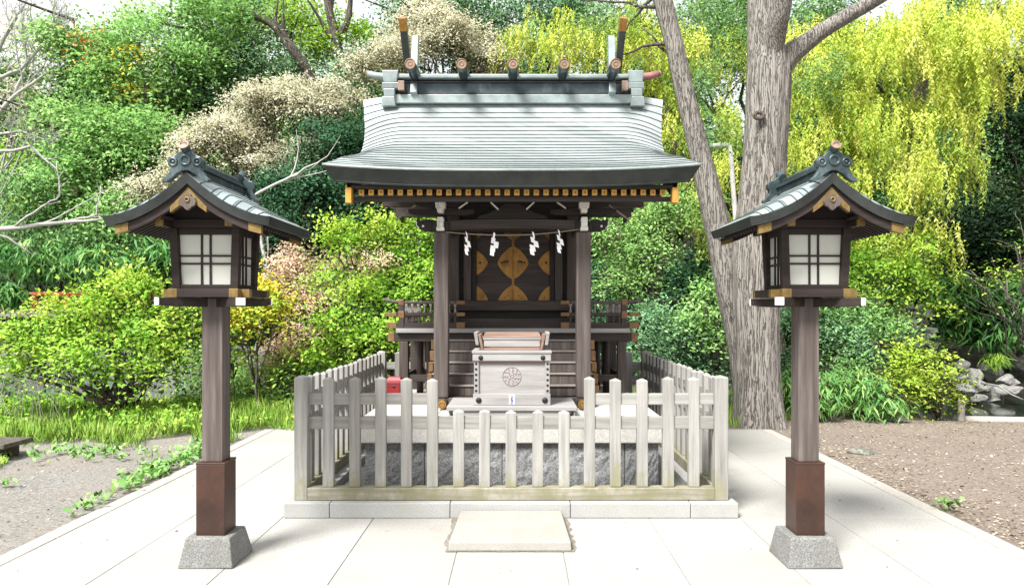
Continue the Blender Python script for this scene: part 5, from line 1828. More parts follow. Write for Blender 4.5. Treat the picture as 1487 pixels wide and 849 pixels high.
bare_tree('leaning_tree', 'bare brown trunk leaning left above the cream tree, near the roof left end', tuple(Vector((-5.05, 18.5, gz(-5.05, 18.5)))),
          [([Vector((-5.05, 18.5, gz(-5.05, 18.5))), P(450, 108, 18.2), P(425, 72, 18), P(395, 35, 18), P(345, 8, 18), P(300, -10, 18)], 0.17, 0.05),
           ([P(410, 50, 18), P(380, 25, 18.2), P(340, 20, 18.2)], 0.06, 0.02),
           ([P(425, 72, 18), P(400, 30, 17.8), P(404, -10, 17.8)], 0.05, 0.02)], 0.15, None, 2, 5, 1, 0.008, 'bark2')
for o in bpy.data.objects:
    pass
t_ = bare_tree('forked_trunk_tree', 'brown forked trunk in the white sky gap left of the shrine ridge', tuple(Vector((-5.2, 20.4, gz(-5.2, 20.4)))),
          [([Vector((-5.2, 20.4, gz(-5.2, 20.4))), P(490, 70, 20), P(482, 30, 20), P(470, -20, 20)], 0.16, 0.1),
           ([P(489, 60, 20), P(505, 30, 20), P(512, -15, 20)], 0.11, 0.06)], 0.15, None, 2, 6, 1, 0.008, 'bark2')
bare_tree('bare_tree', 'thin grey dead branch lying across the dark evergreen right of the left lantern roof', tuple(Vector((-4.9, 13.0, gz(-4.9, 13.0)))),
          [([Vector((-4.9, 13.0, gz(-4.9, 13.0))), P(385, 380, 13), P(368, 285, 13), P(405, 265, 12.9), P(440, 250, 12.9)], 0.035, 0.022),
           ([P(368, 300, 13), P(390, 340, 12.9), P(385, 420, 12.9)], 0.014, 0.005)], 0.05, None, 2, 15, 1, 0.005)

# ---- left middle ground
tree('maple_tree', 'low spreading yellow green maple left of the left lantern', 'tree', (-5.6, 10.1),
     [B(60, 490, 9.9, 75, 34), B(140, 455, 10.1, 70, 36), B(200, 430, 10.3, 60, 34), B(230, 490, 9.8, 60, 36), B(120, 525, 9.6, 60, 30), B(20, 540, 10, 45, 24), B(215, 540, 9.7, 45, 25), B(265, 460, 10.2, 35, 30), B(170, 500, 10.4, 80, 40)],
     0.075, 10, 'maple', 'bark2', 0.06, 0.25, None, 0.62, 20, 0.35, ts=0.05, amp=0.09,
     extra=[([B(190, 410, 10.3, 50, 18), B(90, 440, 10.2, 40, 14)], 'lime', 0.07, 8), ([B(230, 425, 10.2, 26, 12)], 'orange', 0.06, 3)])
tree('golden_tree', 'slender young tree with golden yellow leaves just right of the left lantern post', 'tree', (-3.85, 10.6),
     [B(375, 425, 10.5, 45, 30), B(350, 460, 10.5, 30, 26), B(400, 455, 10.6, 30, 26)], 0.075, 10, 'yellow', 'bark2', 0.026, 0.6, None, 0.6, 18, 0.3, amp=0.04,
     extra=[([B(370, 440, 10.3, 50, 34)], 'lime', 0.075, 7)])
tree('slim_tree', 'thin stemmed sapling beside the golden tree behind the left lantern post', 'tree', (-4.2, 10.7),
     [B(345, 500, 10.7, 34, 30), B(335, 440, 10.8, 30, 30)], 0.075, 8, 'maple', 'bark2', 0.013, 0.6, None, 0.6, 18, 0.3)
tree('pink_shrub', 'dusty pink leaved shrub left of the shrine fence', 'shrub', (-3.1, 12.2),
     [B(440, 415, 12, 50, 40), B(480, 440, 11.8, 45, 35), B(420, 380, 12.2, 34, 24), B(510, 385, 12.2, 50, 28), B(405, 530, 11.5, 44, 36), B(450, 500, 11.6, 44, 36)], 0.07, 11, 'pink', 'bark2', 0.04, 0.4, None, 0.5, 20, 0.2, trunk='stem', foliage='foliage',
     extra=[([B(480, 420, 11.9, 50, 40), B(440, 520, 11.5, 40, 40)], 'maple', 0.075, 6)])
tree('maple_tree', 'fresh green maple close behind the left pillar of the shrine', 'tree', (-2.0, 11.3),
     [B(560, 355, 11.2, 75, 36), B(620, 340, 11.3, 55, 40), B(540, 410, 11, 60, 36), B(610, 420, 10.9, 50, 40), B(520, 470, 10.7, 60, 38), B(580, 480, 10.8, 50, 36), B(500, 340, 11.4, 30, 22), B(480, 505, 10.6, 45, 30)],
     0.08, 10, 'maple', 'bark2', 0.06, 0.35, None, 0.58, 20, 0.3, amp=0.08,
     extra=[([B(560, 320, 11.2, 55, 20), B(490, 335, 11.2, 24, 26)], 'lime', 0.075, 8), ([B(545, 380, 10.8, 45, 14)], 'pink', 0.06, 4)])
tree('low_shrub', 'low green bushes along the grass verge left of the fence', 'shrub', (-4.1, 11.6),
     [B(370, 560, 11.4, 60, 40), B(430, 555, 11.3, 50, 40), B(320, 570, 11.8, 50, 40), B(480, 560, 11, 40, 40), B(300, 520, 12, 50, 40)], 0.08, 10, 'bright', 'bark2', 0.03, 0.3, None, 0.5, 20, trunk='stem', foliage='foliage', ts=0.1,
     extra=[([B(390, 545, 11.1, 40, 20)], 'lime', 0.075, 6)])
tree('low_shrub', 'dark shady bush beneath the spreading maple at left', 'shrub', (-7.2, 11.4),
     [B(60, 585, 11.3, 60, 24), B(150, 590, 11.2, 60, 22), B(-10, 560, 11.5, 40, 34)], 0.09, 9, 'mid', 'bark2', 0.03, 0.3, None, 0.4, 20, trunk='stem', foliage='foliage')

# red bridge seen beyond the pond on the left
rbg = thing('red_bridge', 'red railed garden bridge half hidden behind the maple at the far left', 'bridge', (-9.3, 13.8, 1.4))
box1('deck', M['tread'], rbg, -11.2, -7.75, 13.42, 14.2, 1.40, 1.52, 0.01)
for k in range(6):
    x = -11.0 + k * 0.63
    box1('rail_post', M['vermil'], rbg, x - 0.045, x + 0.045, 13.45, 13.54, 1.521, 1.80, 0.01)
box1('rail', M['vermil'], rbg, -11.2, -7.75, 13.455, 13.535, 1.801, 1.86, 0.01)
box1('rail', M['vermil'], rbg, -11.2, -7.75, 13.47, 13.52, 1.64, 1.69, 0.01)
for x in (-10.6, -8.2):
    box1('pier', M['granite_d'], rbg, x - 0.12, x + 0.12, 13.6, 13.9, -1.0, 1.399, 0.02)
# grey stone retaining wall at the pond edge, left
rw = thing('retaining_wall', 'low grey stone wall at the pond edge behind the spreading maple', 'wall', (-8, 12.9, -0.4))
for k in range(9):
    x = -11.5 + k * 0.78
    jit(MB().box(x, x + 0.76, 12.7 + 0.04 * (k % 3), 13.2, -0.7, 0.75 + 0.05 * ((k * 7) % 3)), 0.02, k).build('wall_stone', M['granite_d'], rw, 0.02)
# bench end at the far left
bn = thing('low_bench', 'corner of a low weathered wooden bench at the left edge', 'bench', (-5.3, 7.55, 0))
box1('seat', M['post'], bn, -6.5, -5.24, 7.3, 7.75, 0.115, 0.165, 0.006)
for x in (-6.3, -5.4):
    box1('leg', M['wood_v'], bn, x - 0.05, x + 0.05, 7.36, 7.69, -0.03, 0.114, 0.004)

# grass ------------------------------------------------------------
def in_grass_left(x, y):
    # verge between gravel and trees, left of the pavement
    lo = np.interp(x, [-12, -6.5, -5.0, -4.2, -3.3, -2.6], [7.2, 7.9, 8.3, 8.7, 9.1, 9.3])
    return (y > lo + 0.12 * np.sin(x * 3) + 0.08 * np.sin(x * 7.3)) & (y < 12.3)


def blades(name, pts, h, wdt, mat, tone=0.5, lean=0.35):
    n = len(pts)
    a = RNG.random(n) * 2 * math.pi
    d = np.stack([np.cos(a) * lean, np.sin(a) * lean, np.ones(n)], 1) + 0.15 * RNG.normal(size=(n, 3))
    d = unit(d)
    hh = h * RNG.uniform(0.5, 1.4, n)
    cen = pts + d * hh[:, None] * 0.45
    nr = unit(np.stack([np.cos(a), np.sin(a), 0.2 * np.ones(n)], 1) + 0.3 * RNG.normal(size=(n, 3)))
    t = tone + 0.25 * RNG.normal(size=n)
    return leaf_mesh(name, cen, d, nr, hh, np.full(n, wdt) * RNG.uniform(0.7, 1.3, n), t, mat, None, 0.12, unit(np.array([0, -0.35, 1.0]) + 0.3 * RNG.normal(size=(n, 3))))


pts = np.stack([RNG.uniform(-12, -2.4, 90000), RNG.uniform(7.2, 12.3, 90000)], 1)
pts = pts[in_grass_left(pts[:, 0], pts[:, 1])]
ex = np.stack([-5.7 + 0.45 * RNG.normal(size=9000), 6.9 + 0.33 * RNG.normal(size=9000)], 1)
ex = ex[(ex[:, 0] < -4.6) & (np.hypot((ex[:, 0] + 5.9) / 0.95, (ex[:, 1] - 6.95) / 0.6) < 1 + 0.15 * np.sin(ex[:, 0] * 9))]
ex2 = np.stack([RNG.uniform(-7, -3.3, 2600), 9.0 - np.abs(0.5 * RNG.normal(size=2600)) - 0.3], 1)
ex2 = ex2[np.sin(ex2[:, 0] * 5 + np.sin(ex2[:, 1] * 6)) > 0.2]
pts = np.concatenate([ex, ex2, pts])
pm = pond_mask(pts[:, 0], pts[:, 1])
pts = pts[pm < 0.2]
dn = 0.5 + 0.5 * np.sin(pts[:, 0] * 2.3 + np.sin(pts[:, 1] * 1.9) * 2) * np.sin(pts[:, 1] * 2.9 + 1)
pts = pts[RNG.random(len(pts)) < 0.35 + 0.65 * dn][:60000]
p3 = np.concatenate([pts, ground_h(pts[:, 0], pts[:, 1])[:, None]], 1)
hv = np.where(p3[:, 1] < 8.0, 0.5, 1.0) * (0.10 + 0.13 * (0.5 + 0.5 * np.sin(p3[:, 0] * 1.7 + 2 * np.sin(p3[:, 1] * 1.3)) * np.sin(p3[:, 1] * 2.1 + 0.5 * p3[:, 0])) + 0.12 * (RNG.random(len(p3)) < 0.04))
tv = 0.5 + 0.22 * np.sin(p3[:, 0] * 2.7 + 1.5 * np.sin(p3[:, 1] * 3.1)) * np.sin(p3[:, 1] * 2.3)
gr = blades('grass', p3, hv, 0.014, L['grass'], tv, 0.6)
tag(gr, 'sunlit green grass verge between gravel and trees at left', 'grass', kind='stuff')
# behind the pavement and at the tree foot
pts = np.stack([RNG.uniform(-2.6, 8.2, 30000), RNG.uniform(9.25, 13, 30000)], 1)
keep = (RNG.random(len(pts)) < np.interp(pts[:, 0], [-2.6, 3.2, 3.8, 8], [0.9, 0.8, 0.5, 0.6])) & (pts[:, 1] > np.interp(pts[:, 0], [-2.6, 3.2, 4, 6, 8], [9.3, 9.35, 10.2, 10.4, 10.6])) & (pond_mask(pts[:, 0], pts[:, 1]) < 0.2)
pts = pts[keep]
p3 = np.concatenate([pts, ground_h(pts[:, 0], pts[:, 1])[:, None]], 1)
gr = blades('grass', p3, 0.16, 0.015, L['grass'], 0.35)
tag(gr, 'rough green grass growing behind the pavement and round the tree foot', 'grass', kind='stuff')
# weeds by the kerb
wp = []
for cx_, cy_, sx_, sy_, n in ((-3.36, 6.5, 0.05, 0.4, 34), (-3.42, 7.2, 0.07, 0.4, 48), (-3.5, 7.9, 0.12, 0.3, 34), (-4.3, 7.4, 0.3, 0.15, 9), (-4.8, 7.6, 0.5, 0.12, 26), (-3.34, 5.7, 0.03, 0.2, 8),
                             (-5.4, 7.1, 0.2, 0.2, 10), (-4.35, 5.0, 0.06, 0.04, 7), (-4.45, 6.2, 0.2, 0.1, 6), (3.31, 5.5, 0.02, 0.1, 5)):
    wp.append(np.stack([cx_ + sx_ * RNG.normal(size=n), cy_ + sy_ * RNG.normal(size=n), 0.03 + 0.05 * RNG.random(n)], 1))
wp = np.concatenate(wp)
wp = wp[np.abs(wp[:, 0]) > 3.27]
k = 7
q = (wp[:, None] + RNG.normal(size=(len(wp), k, 3)) * np.array([0.035, 0.035, 0.02])).reshape(-1, 3)
q[:, 2] = np.maximum(q[:, 2], 0.004)
n_ = unit(np.array([0, 0, 1.0]) + 0.5 * RNG.normal(size=q.shape))
d_ = RNG.normal(size=q.shape)
wd = leaf_mesh('weeds', q, d_, n_, RNG.uniform(0.04, 0.085, len(q)), RNG.uniform(0.025, 0.045, len(q)), 0.5 + 0.25 * RNG.normal(size=len(q)), L['bright'])
tag(wd, 'small leafy weeds scattered along the kerb and gravel', 'weeds', kind='stuff')
wx, wy = RNG.uniform(-9, -2.7, 900), RNG.uniform(8.6, 11.5, 900)
ok = in_grass_left(wx, wy + 0.1) & (np.sin(wx * 2.1 + np.sin(wy * 3)) * np.sin(wy * 2.7) > 0.0)
wp = np.stack([wx[ok], wy[ok], 0.1 + 0.08 * RNG.random(ok.sum())], 1)
k = 8
q = (wp[:, None] + RNG.normal(size=(len(wp), k, 3)) * np.array([0.06, 0.06, 0.04])).reshape(-1, 3)
n_ = unit(np.array([0, -0.2, 1.0]) + 0.5 * RNG.normal(size=q.shape))
wd = leaf_mesh('weeds', q, RNG.normal(size=q.shape), n_, RNG.uniform(0.04, 0.09, len(q)), RNG.uniform(0.025, 0.045, len(q)), 0.45 + 0.25 * RNG.normal(size=len(q)), L['maple'])
tag(wd, 'broad leaved weeds growing among the grass of the verge', 'weeds', kind='stuff')
ds = MB()
for i in range(34):
    b0 = Vector((RNG.normal() * 0.5 - 6.7, 9.6 + RNG.normal() * 0.3, -0.02))
    e0 = b0 + Vector((RNG.normal() * 0.25, RNG.normal() * 0.1, RNG.uniform(0.45, 0.95)))
    ds.tube([b0, b0.lerp(e0, 0.5) + Vector((0, 0, 0.06)), e0, e0 + Vector((RNG.normal() * 0.12, 0, 0.03))], [0.004, 0.0035, 0.003, 0.002], 4, False)
tag(ds.build('dry_stems', M['step'], None, fix=False), 'tall dry grass stems at the far left beside the spreading maple', 'dry grass', kind='stuff')
# fallen leaves and twigs on the bare earth, right; grit on the left
n = 14000
px_ = np.concatenate([RNG.uniform(3.27, 9.5, n), 3.3 + RNG.exponential(0.25, 1500)])
py_ = np.concatenate([RNG.uniform(3.2, 10.6, n), RNG.uniform(3.3, 8.5, 1500)])
kp_ = pond_mask(px_, py_) < 0.1
px_, py_ = px_[kp_], py_[kp_]
q = np.stack([px_, py_, ground_h(px_, py_) + 0.006 + 0.006 * RNG.random(len(px_))], 1)
n_ = unit(np.array([0, 0, 1.0]) + 0.3 * RNG.normal(size=q.shape))
ln = RNG.uniform(0.008, 0.042, len(q))
lit = leaf_mesh('fallen_leaves', q, RNG.normal(size=q.shape) * np.array([1, 1, 0.15]), n_, ln, ln * RNG.uniform(0.25, 0.7, len(q)), 0.45 + 0.3 * RNG.normal(size=len(q)), L['litter'])
tag(lit, 'pale brown fallen leaves and chips strewn on the bare earth at right', 'leaf litter', kind='stuff')
q = PAVE_GRIT
n_ = unit(np.array([0, 0, 1.0]) + 0.2 * RNG.normal(size=q.shape))
ln = RNG.uniform(0.006, 0.032, len(q)) * (RNG.random(len(q)) ** 0.7)
lit = leaf_mesh('fallen_leaves', q, RNG.normal(size=q.shape) * np.array([1, 1, 0.05]), n_, ln, ln * RNG.uniform(0.3, 0.8, len(q)), 0.15 + 0.3 * RNG.normal(size=len(q)), L['litter'])
tag(lit, 'few tiny dry leaves and grit lying on the pale paving', 'leaf litter', kind='stuff')
n = 6000
px_ = RNG.uniform(-9, -3.27, n)
py_ = RNG.uniform(3.2, 9.0, n)
q = np.stack([px_, py_, ground_h(px_, py_) + 0.005 + 0.004 * RNG.random(n)], 1)
n_ = unit(np.array([0, 0, 1.0]) + 0.3 * RNG.normal(size=q.shape))
ln = RNG.uniform(0.006, 0.03, n)
lit = leaf_mesh('fallen_leaves', q, RNG.normal(size=q.shape) * np.array([1, 1, 0.15]), n_, ln, ln * RNG.uniform(0.3, 0.8, n), 0.5 + 0.3 * RNG.normal(size=n), L['litter'])
tag(lit, 'small dry leaves strewn over the grey gravel at left', 'leaf litter', kind='stuff')

# ---- right: the big twin trunked tree -----------------------------
def furrowed(m, pts, rad, nseg=44, sub=10, seed=0, flare=0.0, ridge=0.05):
    rr = random.Random(seed)
    pts = [Vector(p) for p in pts]
    P_, R_ = [], []
    q = [pts[0] * 2 - pts[1]] + pts + [pts[-1] * 2 - pts[-2]]
    rq = [rad[0]] + list(rad) + [rad[-1]]
    for i in range(1, len(q) - 2):
        for k in range(sub):
            t = k / sub
            a, b, c, d = q[i - 1], q[i], q[i + 1], q[i + 2]
            P_.append(0.5 * ((2 * b) + (c - a) * t + (2 * a - 5 * b + 4 * c - d) * t * t + (3 * b - a - 3 * c + d) * t ** 3))
            R_.append(rq[i] * (1 - t) + rq[i + 1] * t)
    P_.append(pts[-1])
    R_.append(rad[-1])
    ph = [rr.uniform(0, 6.28) for _ in range(6)]
    k0 = len(m.v)
    prev = Vector((1, 0, 0))
    nrow = len(P_)
    for i, p in enumerate(P_):
        d = (P_[min(i + 1, nrow - 1)] - P_[max(i - 1, 0)]).normalized()
        a = (prev - d * prev.dot(d)).normalized()
        prev = a
        b = d.cross(a)
        s = i / (nrow - 1) * 9
        for k in range(nseg):
            t = 2 * math.pi * k / nseg
            rg_ = (0.5 * math.sin(13 * t + ph[0] + 0.8 * math.sin(s * 1.3 + ph[1])) + 0.35 * math.sin(21 * t + ph[2] + math.sin(s * 2.1)) + 0.4 * math.sin(5 * t + ph[3] + 0.4 * s)
                   + 0.3 * math.sin(3 * s + 2 * t) * math.sin(7 * t + ph[4]))
            fl = 1 + flare * max(0, 1 - i / (sub * 1.1)) ** 2 * (0.5 + 0.5 * math.sin(4 * t + ph[5]))
            r_ = R_[i] * (1 + ridge * rg_) * fl
            m.v.append(tuple(p + (a * math.cos(t) + b * math.sin(t)) * r_))
    for i in range(nrow - 1):
        for k in range(nseg):
            a_, b_ = k0 + i * nseg + k, k0 + i * nseg + (k + 1) % nseg
            m.f.append((a_, b_, b_ + nseg, a_ + nseg))
    return m


TY = 9.6
tb = P(1103, 630, TY)
bt = thing('twin_trunk_tree', 'huge grey furrowed tree with twin trunks behind the right lantern', 'tree', (tb.x, tb.y, 0))
m = MB()
kx = TY / F
furrowed(m, [P(1103, 640, TY), P(1100, 560, TY), P(1098, 480, TY), P(1098, 380, TY), P(1105, 290, TY), P(1112, 200, TY), P(1116, 120, TY), P(1118, 75, TY)],
         [35 * kx, 33 * kx, 32 * kx, 35 * kx, 32 * kx, 30 * kx, 31 * kx, 28 * kx], 72, 12, 2, 0.4, 0.04)
furrowed(m, [P(1112, 160, TY + 0.05), P(1110, 70, TY + 0.1), P(1108, 10, TY + 0.15), P(1106, -80, TY + 0.2)], [26 * kx, 24 * kx, 22 * kx, 18 * kx], 36, 8, 3, 0, 0.04)
furrowed(m, [P(1114, 190, TY + .12), P(1121, 80, TY - 0.12), P(1134, 15, TY - 0.4), P(1142, -60, TY - 0.6)], [17 * kx, 15 * kx, 13 * kx, 11 * kx], 30, 8, 4, 0, 0.04)
furrowed(m, [P(1108, 135, TY), P(1140, 88, TY - .03), P(1168, 64, TY - .1), P(1205, 38, TY - .2), P(1272, 0, TY - .3), P(1340, -40, TY - .4)], [20 * kx, 17 * kx, 13 * kx, 11 * kx, 9 * kx, 7 * kx], 30, 8, 5, 0, 0.04)
q = MB()
m.build('trunk', M['bark'], bt, 0, True, True)
m = MB()
TY2 = 9.9
furrowed(m, [P(1088, 560, TY2 - .1), P(1074, 480, TY2), P(1056, 400, TY2), P(1040, 320, TY2), P(1018, 230, TY2), P(998, 150, TY2), P(980, 70, TY2), P(962, 0, TY2), P(945, -70, TY2)],
         [22 * kx, 21 * kx, 20 * kx, 19 * kx, 15.5 * kx, 14 * kx, 13.5 * kx, 13.5 * kx, 13 * kx], 48, 10, 7, 0, 0.05)
m.build('trunk', M['bark'], bt, 0, True, True)
kn = MB().ring((0, 0, 0), 0.06, 0.035, n=16, m=8)
kp_ = P(1102, 168, TY - 0.29)
kn.v = [(x * 0.9 + kp_.x, y * 0.7 + kp_.y, z * 0.7 + kp_.z) for x, y, z in kn.v]
kn.build('knot', M['bark2'], bt, 0, True)
crown('crown', [B(1060, 60, 10.4, 50, 50), B(1010, 120, 10.6, 40, 40), B(1040, 190, 10.3, 26, 22), B(900, 30, 10.4, 70, 22), B(1030, 220, 10.2, 24, 20), B(1180, 120, 10.5, 50, 40), B(1200, 20, 10.6, 60, 40),
                B(1020, 20, 10.8, 60, 30), B(860, 20, 10.6, 40, 16)], 0.07, 7, L['mid'], bt, 0.3, 22, ts if False else 0.5, 0.2, tone_shift=0.25)
m = MB()
for a, b in ((P(962, 10, 9.9), P(830, -4, 10)), (P(975, 60, 9.9), P(880, 85, 10)), (P(985, 90, 9.9), P(930, 40, 10)), (P(950, -10, 9.9), P(905, 50, 10.2))):
    m.tube(wander(a, b, 7, 0.05), [0.03, 0.026, 0.022, 0.018, 0.014, 0.011, 0.008, 0.005], 6)
m.build('bough', M['bark2'], bt, 0, True, False)

# white bent pipe behind the twin trunks
pp = thing('bent_pipe', 'white painted bent pipe standing between the two trunks of the big tree', 'pipe', tuple(Vector((P(1066, 448, 10.5).x, 10.5, 0))))
m = MB().tube([(P(1067, 448, 10.5).x, 10.5, -0.03), P(1069, 330, 10.5), P(1061, 222, 10.5), P(1059, 213, 10.5), P(1054, 210.5, 10.5), P(1031, 212, 10.5)], 0.035, 12)
m.build('pipe', M['pole'], pp, 0, True)
m = MB().tube([P(1069.6, 336, 10.5), P(1069, 328, 10.5)], 0.044, 12)
m.build('collar', M['pole'], pp, 0, True)


# ---- weeping yellow-green trees -----------------------------------
def weeping(name, label, base, blobs, nstr, lmin, lmax, leaf, limbs, r0=0.12, group=None, leaflen=0.07, step=0.02, mat_b='bark2', tone=0.5, stringy=1.0):
    z = gz(*base)
    t = thing(name, label, 'tree', (base[0], base[1], z), group)
    m = MB()
    for pts, ra, rb in limbs:
        n = len(pts)
        m.tube(pts, [ra + (rb - ra) * i / (n - 1) for i in range(n)], 9)
    cen, dr, nr, tn, sf = [], [], [], [], []
    vol = np.array([r[0] * r[2] for c, r in blobs])
    vol = vol / vol.sum()
    # sprays: groups of hanging strands sharing an arching twig
    ns = nstr // 11
    for k in range(ns):
        c, r = blobs[RNG.choice(len(blobs), p=vol)]
        d = unit(RNG.normal(size=3))
        d[2] = abs(d[2]) * 0.9 - 0.25
        p0 = np.array(c) + d * np.array(r) * RNG.random() ** 0.4
        out = unit(np.array([d[0], d[1], 0]) + 0.5 * RNG.normal(size=3) * np.array([1, 1, 0.1]))
        arch = RNG.uniform(0.3, 0.8)
        tsp = tone + 0.27 * RNG.normal()
        for s in range(11):
            u = s / 10
            st_ = p0 + out * arch * u + np.array([0, 0, 0.12 * arch - 0.45 * arch * u * u]) + 0.07 * RNG.normal(size=3)
            L_ = RNG.uniform(lmin, lmax) * (0.6 + 0.5 * u)
            n = max(4, int(L_ / step))
            tt = (np.arange(n) + RNG.random(n)) / n
            sway = 0.12 * RNG.normal(size=2)
            ph = RNG.random() * 6
            x = st_[0] + sway[0] * tt * L_ + 0.015 * np.sin(tt * 9 + ph)
            y = st_[1] + sway[1] * tt * L_ + 0.015 * np.cos(tt * 8 + ph)
            zz = st_[2] - L_ * tt
            q = np.stack([x, y, zz], 1)
            a = RNG.random(n) * 2 * math.pi
            dd = np.stack([np.cos(a), np.sin(a), -RNG.uniform(0.5, 1.6, n)], 1)
            q = q + unit(dd) * leaflen * 0.4
            cen.append(q)
            dr.append(dd)
            nr.append(unit(RNG.normal(size=(n, 3)) + np.array([0, -0.4, 0.5])))
            sf.append(unit(np.array([0.5 * out[0] + 0.35 * d[0], 0.5 * out[1] + 0.35 * d[1] - 0.15, 0.75 - 0.5 * u]) + np.stack([0 * tt, 0 * tt, -0.35 * tt], 1) + 0.3 * RNG.normal(size=(n, 3))))
            tn.append(np.clip(tsp + 0.14 * RNG.normal(size=n), 0, 1))
    m.build('trunk', M[mat_b], t, 0, True, False)
    cen, dr, nr, tn, sf = map(np.concatenate, (cen, dr, nr, tn, sf))
    ln = leaflen * RNG.uniform(0.7, 1.3, len(cen))
    leaf_mesh('crown', cen, dr, nr, ln, ln * 0.34, tn, L[leaf], t, 0.08, sf)
    return t


WG = 'weeping yellow green trees at right'
bx = P(1305, 448, 17.2).x
weeping('weeping_tree', 'tall weeping tree with bright yellow green hanging sprays at the upper right', (bx, 17.2),
        [B(1230, 90, 13.2, 110, 70), B(1330, 60, 13, 110, 60), B(1440, 60, 12.6, 70, 80), B(1210, 200, 13, 80, 60), B(1300, 170, 12.8, 80, 60), B(1270, 260, 12.6, 90, 45), B(1350, 230, 12.8, 60, 40), B(1300, 330, 12.6, 60, 30), B(1400, 10, 13.2, 90, 40), B(1200, 300, 12.8, 50, 35), B(1390, 130, 12.9, 60, 50)],
        3400, 0.28, 0.8, 'willow',
        [([Vector((bx, 17.2, -0.1)), P(1310, 350, 17), P(1325, 200, 16), P(1345, 60, 15), P(1350, -80, 14)], 0.24, 0.1),
         ([P(1325, 200, 16), P(1425, 90, 13.6), P(1440, 30, 13.2), P(1452, 0, 13)], 0.08, 0.04),
         ([P(1325, 210, 16), P(1300, 150, 14.8), P(1260, 110, 13.4)], 0.07, 0.03)], group=WG)
bx2 = P(1000, 448, 15.2).x
weeping('weeping_tree', 'pale weeping tree whose hanging sprays show between the shrine ridge and leaning trunk', (bx2, 15.4),
        [B(790, 35, 14.2, 70, 30), B(850, 60, 14, 70, 45), B(930, 50, 13.8, 70, 55), B(1030, 70, 13.6, 70, 70), B(1020, 180, 13.4, 50, 60), B(985, 290, 13, 50, 36), B(920, 130, 14, 50, 50), B(1060, 250, 13.4, 40, 50), B(1020, 290, 13.2, 50, 40), B(1070, 330, 13.2, 30, 40), B(1180, 60, 13.4, 60, 60), B(1190, 150, 13.2, 50, 60)],
        2400, 0.25, 0.7, 'willow',
        [([Vector((bx2, 15.4, -0.1)), P(1005, 300, 15.4), P(960, 150, 15.2), P(930, 40, 15), P(900, -60, 15)], 0.18, 0.07),
         ([P(960, 150, 15.2), P(880, 80, 15), P(800, 50, 15)], 0.05, 0.02)], group=WG)

tree('broadleaf_tree', 'mid green tree filling the gap behind the twin trunks at top right', 'tree', (6.5, 18),
     [B(1000, 100, 17.5, 90, 80), B(1180, 60, 17.5, 90, 80), B(1080, 30, 18, 80, 60), B(1180, 180, 17, 80, 70), B(1000, 230, 17, 70, 60), B(1270, 130, 17.5, 90, 80), B(1360, 60, 18, 80, 70), B(1260, 260, 17, 80, 70), B(900, 70, 18, 60, 50), B(1170, 290, 16.8, 70, 60)],
     0.115, 13, 'mid', 'bark2', 0.22, 0.5, None, 0.5, 36, ts=0.0, spread=3.6)
tree('evergreen_tree', 'nearly black evergreen at the right edge above the pond', 'tree', (14.0, 17.6),
     [B(1470, 200, 16.8, 50, 70), B(1450, 290, 16.4, 55, 60), B(1490, 360, 16, 60, 70), B(1420, 380, 16.4, 50, 50), B(1380, 350, 16.8, 50, 60), B(1500, 120, 17, 50, 60), B(1340, 410, 17, 60, 60), B(1440, 440, 16.6, 80, 50)],
     0.13, 15, 'deep', 'bark2', 0.18, 0.4, None, 0.45, 26)
tree('evergreen_tree', 'shadowy evergreen behind the right pillar of the shrine', 'tree', (3.3, 15.6),
     [B(900, 380, 15.2, 70, 60), B(960, 420, 15, 70, 50), B(1030, 400, 15.2, 60, 60), B(900, 470, 15, 60, 50), B(1000, 480, 14.8, 70, 40), B(880, 290, 15.6, 60, 50)], 0.12, 14, 'dark', 'bark2', 0.12, 0.4, None, 0.5, 26)
tree('maple_tree', 'light green feathery tree close behind the right pillar of the shrine', 'tree', (2.1, 11.8),
     [B(890, 350, 11.6, 50, 40), B(930, 380, 11.7, 60, 36), B(900, 410, 11.4, 50, 30), B(960, 330, 11.9, 60, 40), B(870, 310, 11.8, 40, 34), B(990, 300, 12.2, 50, 34), B(950, 300, 12, 50, 26)], 0.085, 9, 'bright', 'bark2', 0.06, 0.45, None, 0.45, 20, 0.4, ts=0.25, amp=0.08)
tree('maple_tree', 'vivid green maple bush left of the twin trunks beside the fence', 'tree', (3.0, 10.9),
     [B(1030, 440, 10.8, 40, 34), B(1010, 470, 10.7, 45, 26), B(1050, 485, 10.6, 34, 22), B(1040, 415, 11, 34, 22)], 0.085, 9, 'bright', 'bark2', 0.03, 0.4, None, 0.5, 18, 0.3, ts=0.2, amp=0.08)
tree('blue_shrub', 'rounded blue green bush right of the shrine beyond the fence', 'shrub', (2.1, 11.2),
     [B(945, 465, 11, 45, 40), B(985, 485, 10.9, 40, 34), B(930, 510, 10.8, 40, 30), B(990, 520, 10.9, 40, 26), B(1040, 540, 11, 40, 26)], 0.075, 12, 'blue', 'bark2', 0.03, 0.3, None, 0.42, 24, trunk='stem', foliage='foliage')
tree('blue_shrub', 'blue green bush just right of the twin trunks, partly behind the right lantern post', 'shrub', (4.3, 11.4),
     [B(1150, 470, 11.2, 40, 40), B(1215, 480, 11.2, 50, 34), B(1240, 510, 11, 40, 26), B(1160, 530, 11.1, 40, 34), B(1250, 455, 11.6, 34, 26)], 0.075, 12, 'blue', 'bark2', 0.03, 0.3, None, 0.42, 24, trunk='stem', foliage='foliage', ts=0.1,
     extra=[([B(1240, 470, 11, 50, 30), B(1290, 480, 11, 40, 30), B(1225, 530, 10.8, 40, 24), B(1170, 440, 11.2, 34, 22)], 'bright', 0.085, 9)])
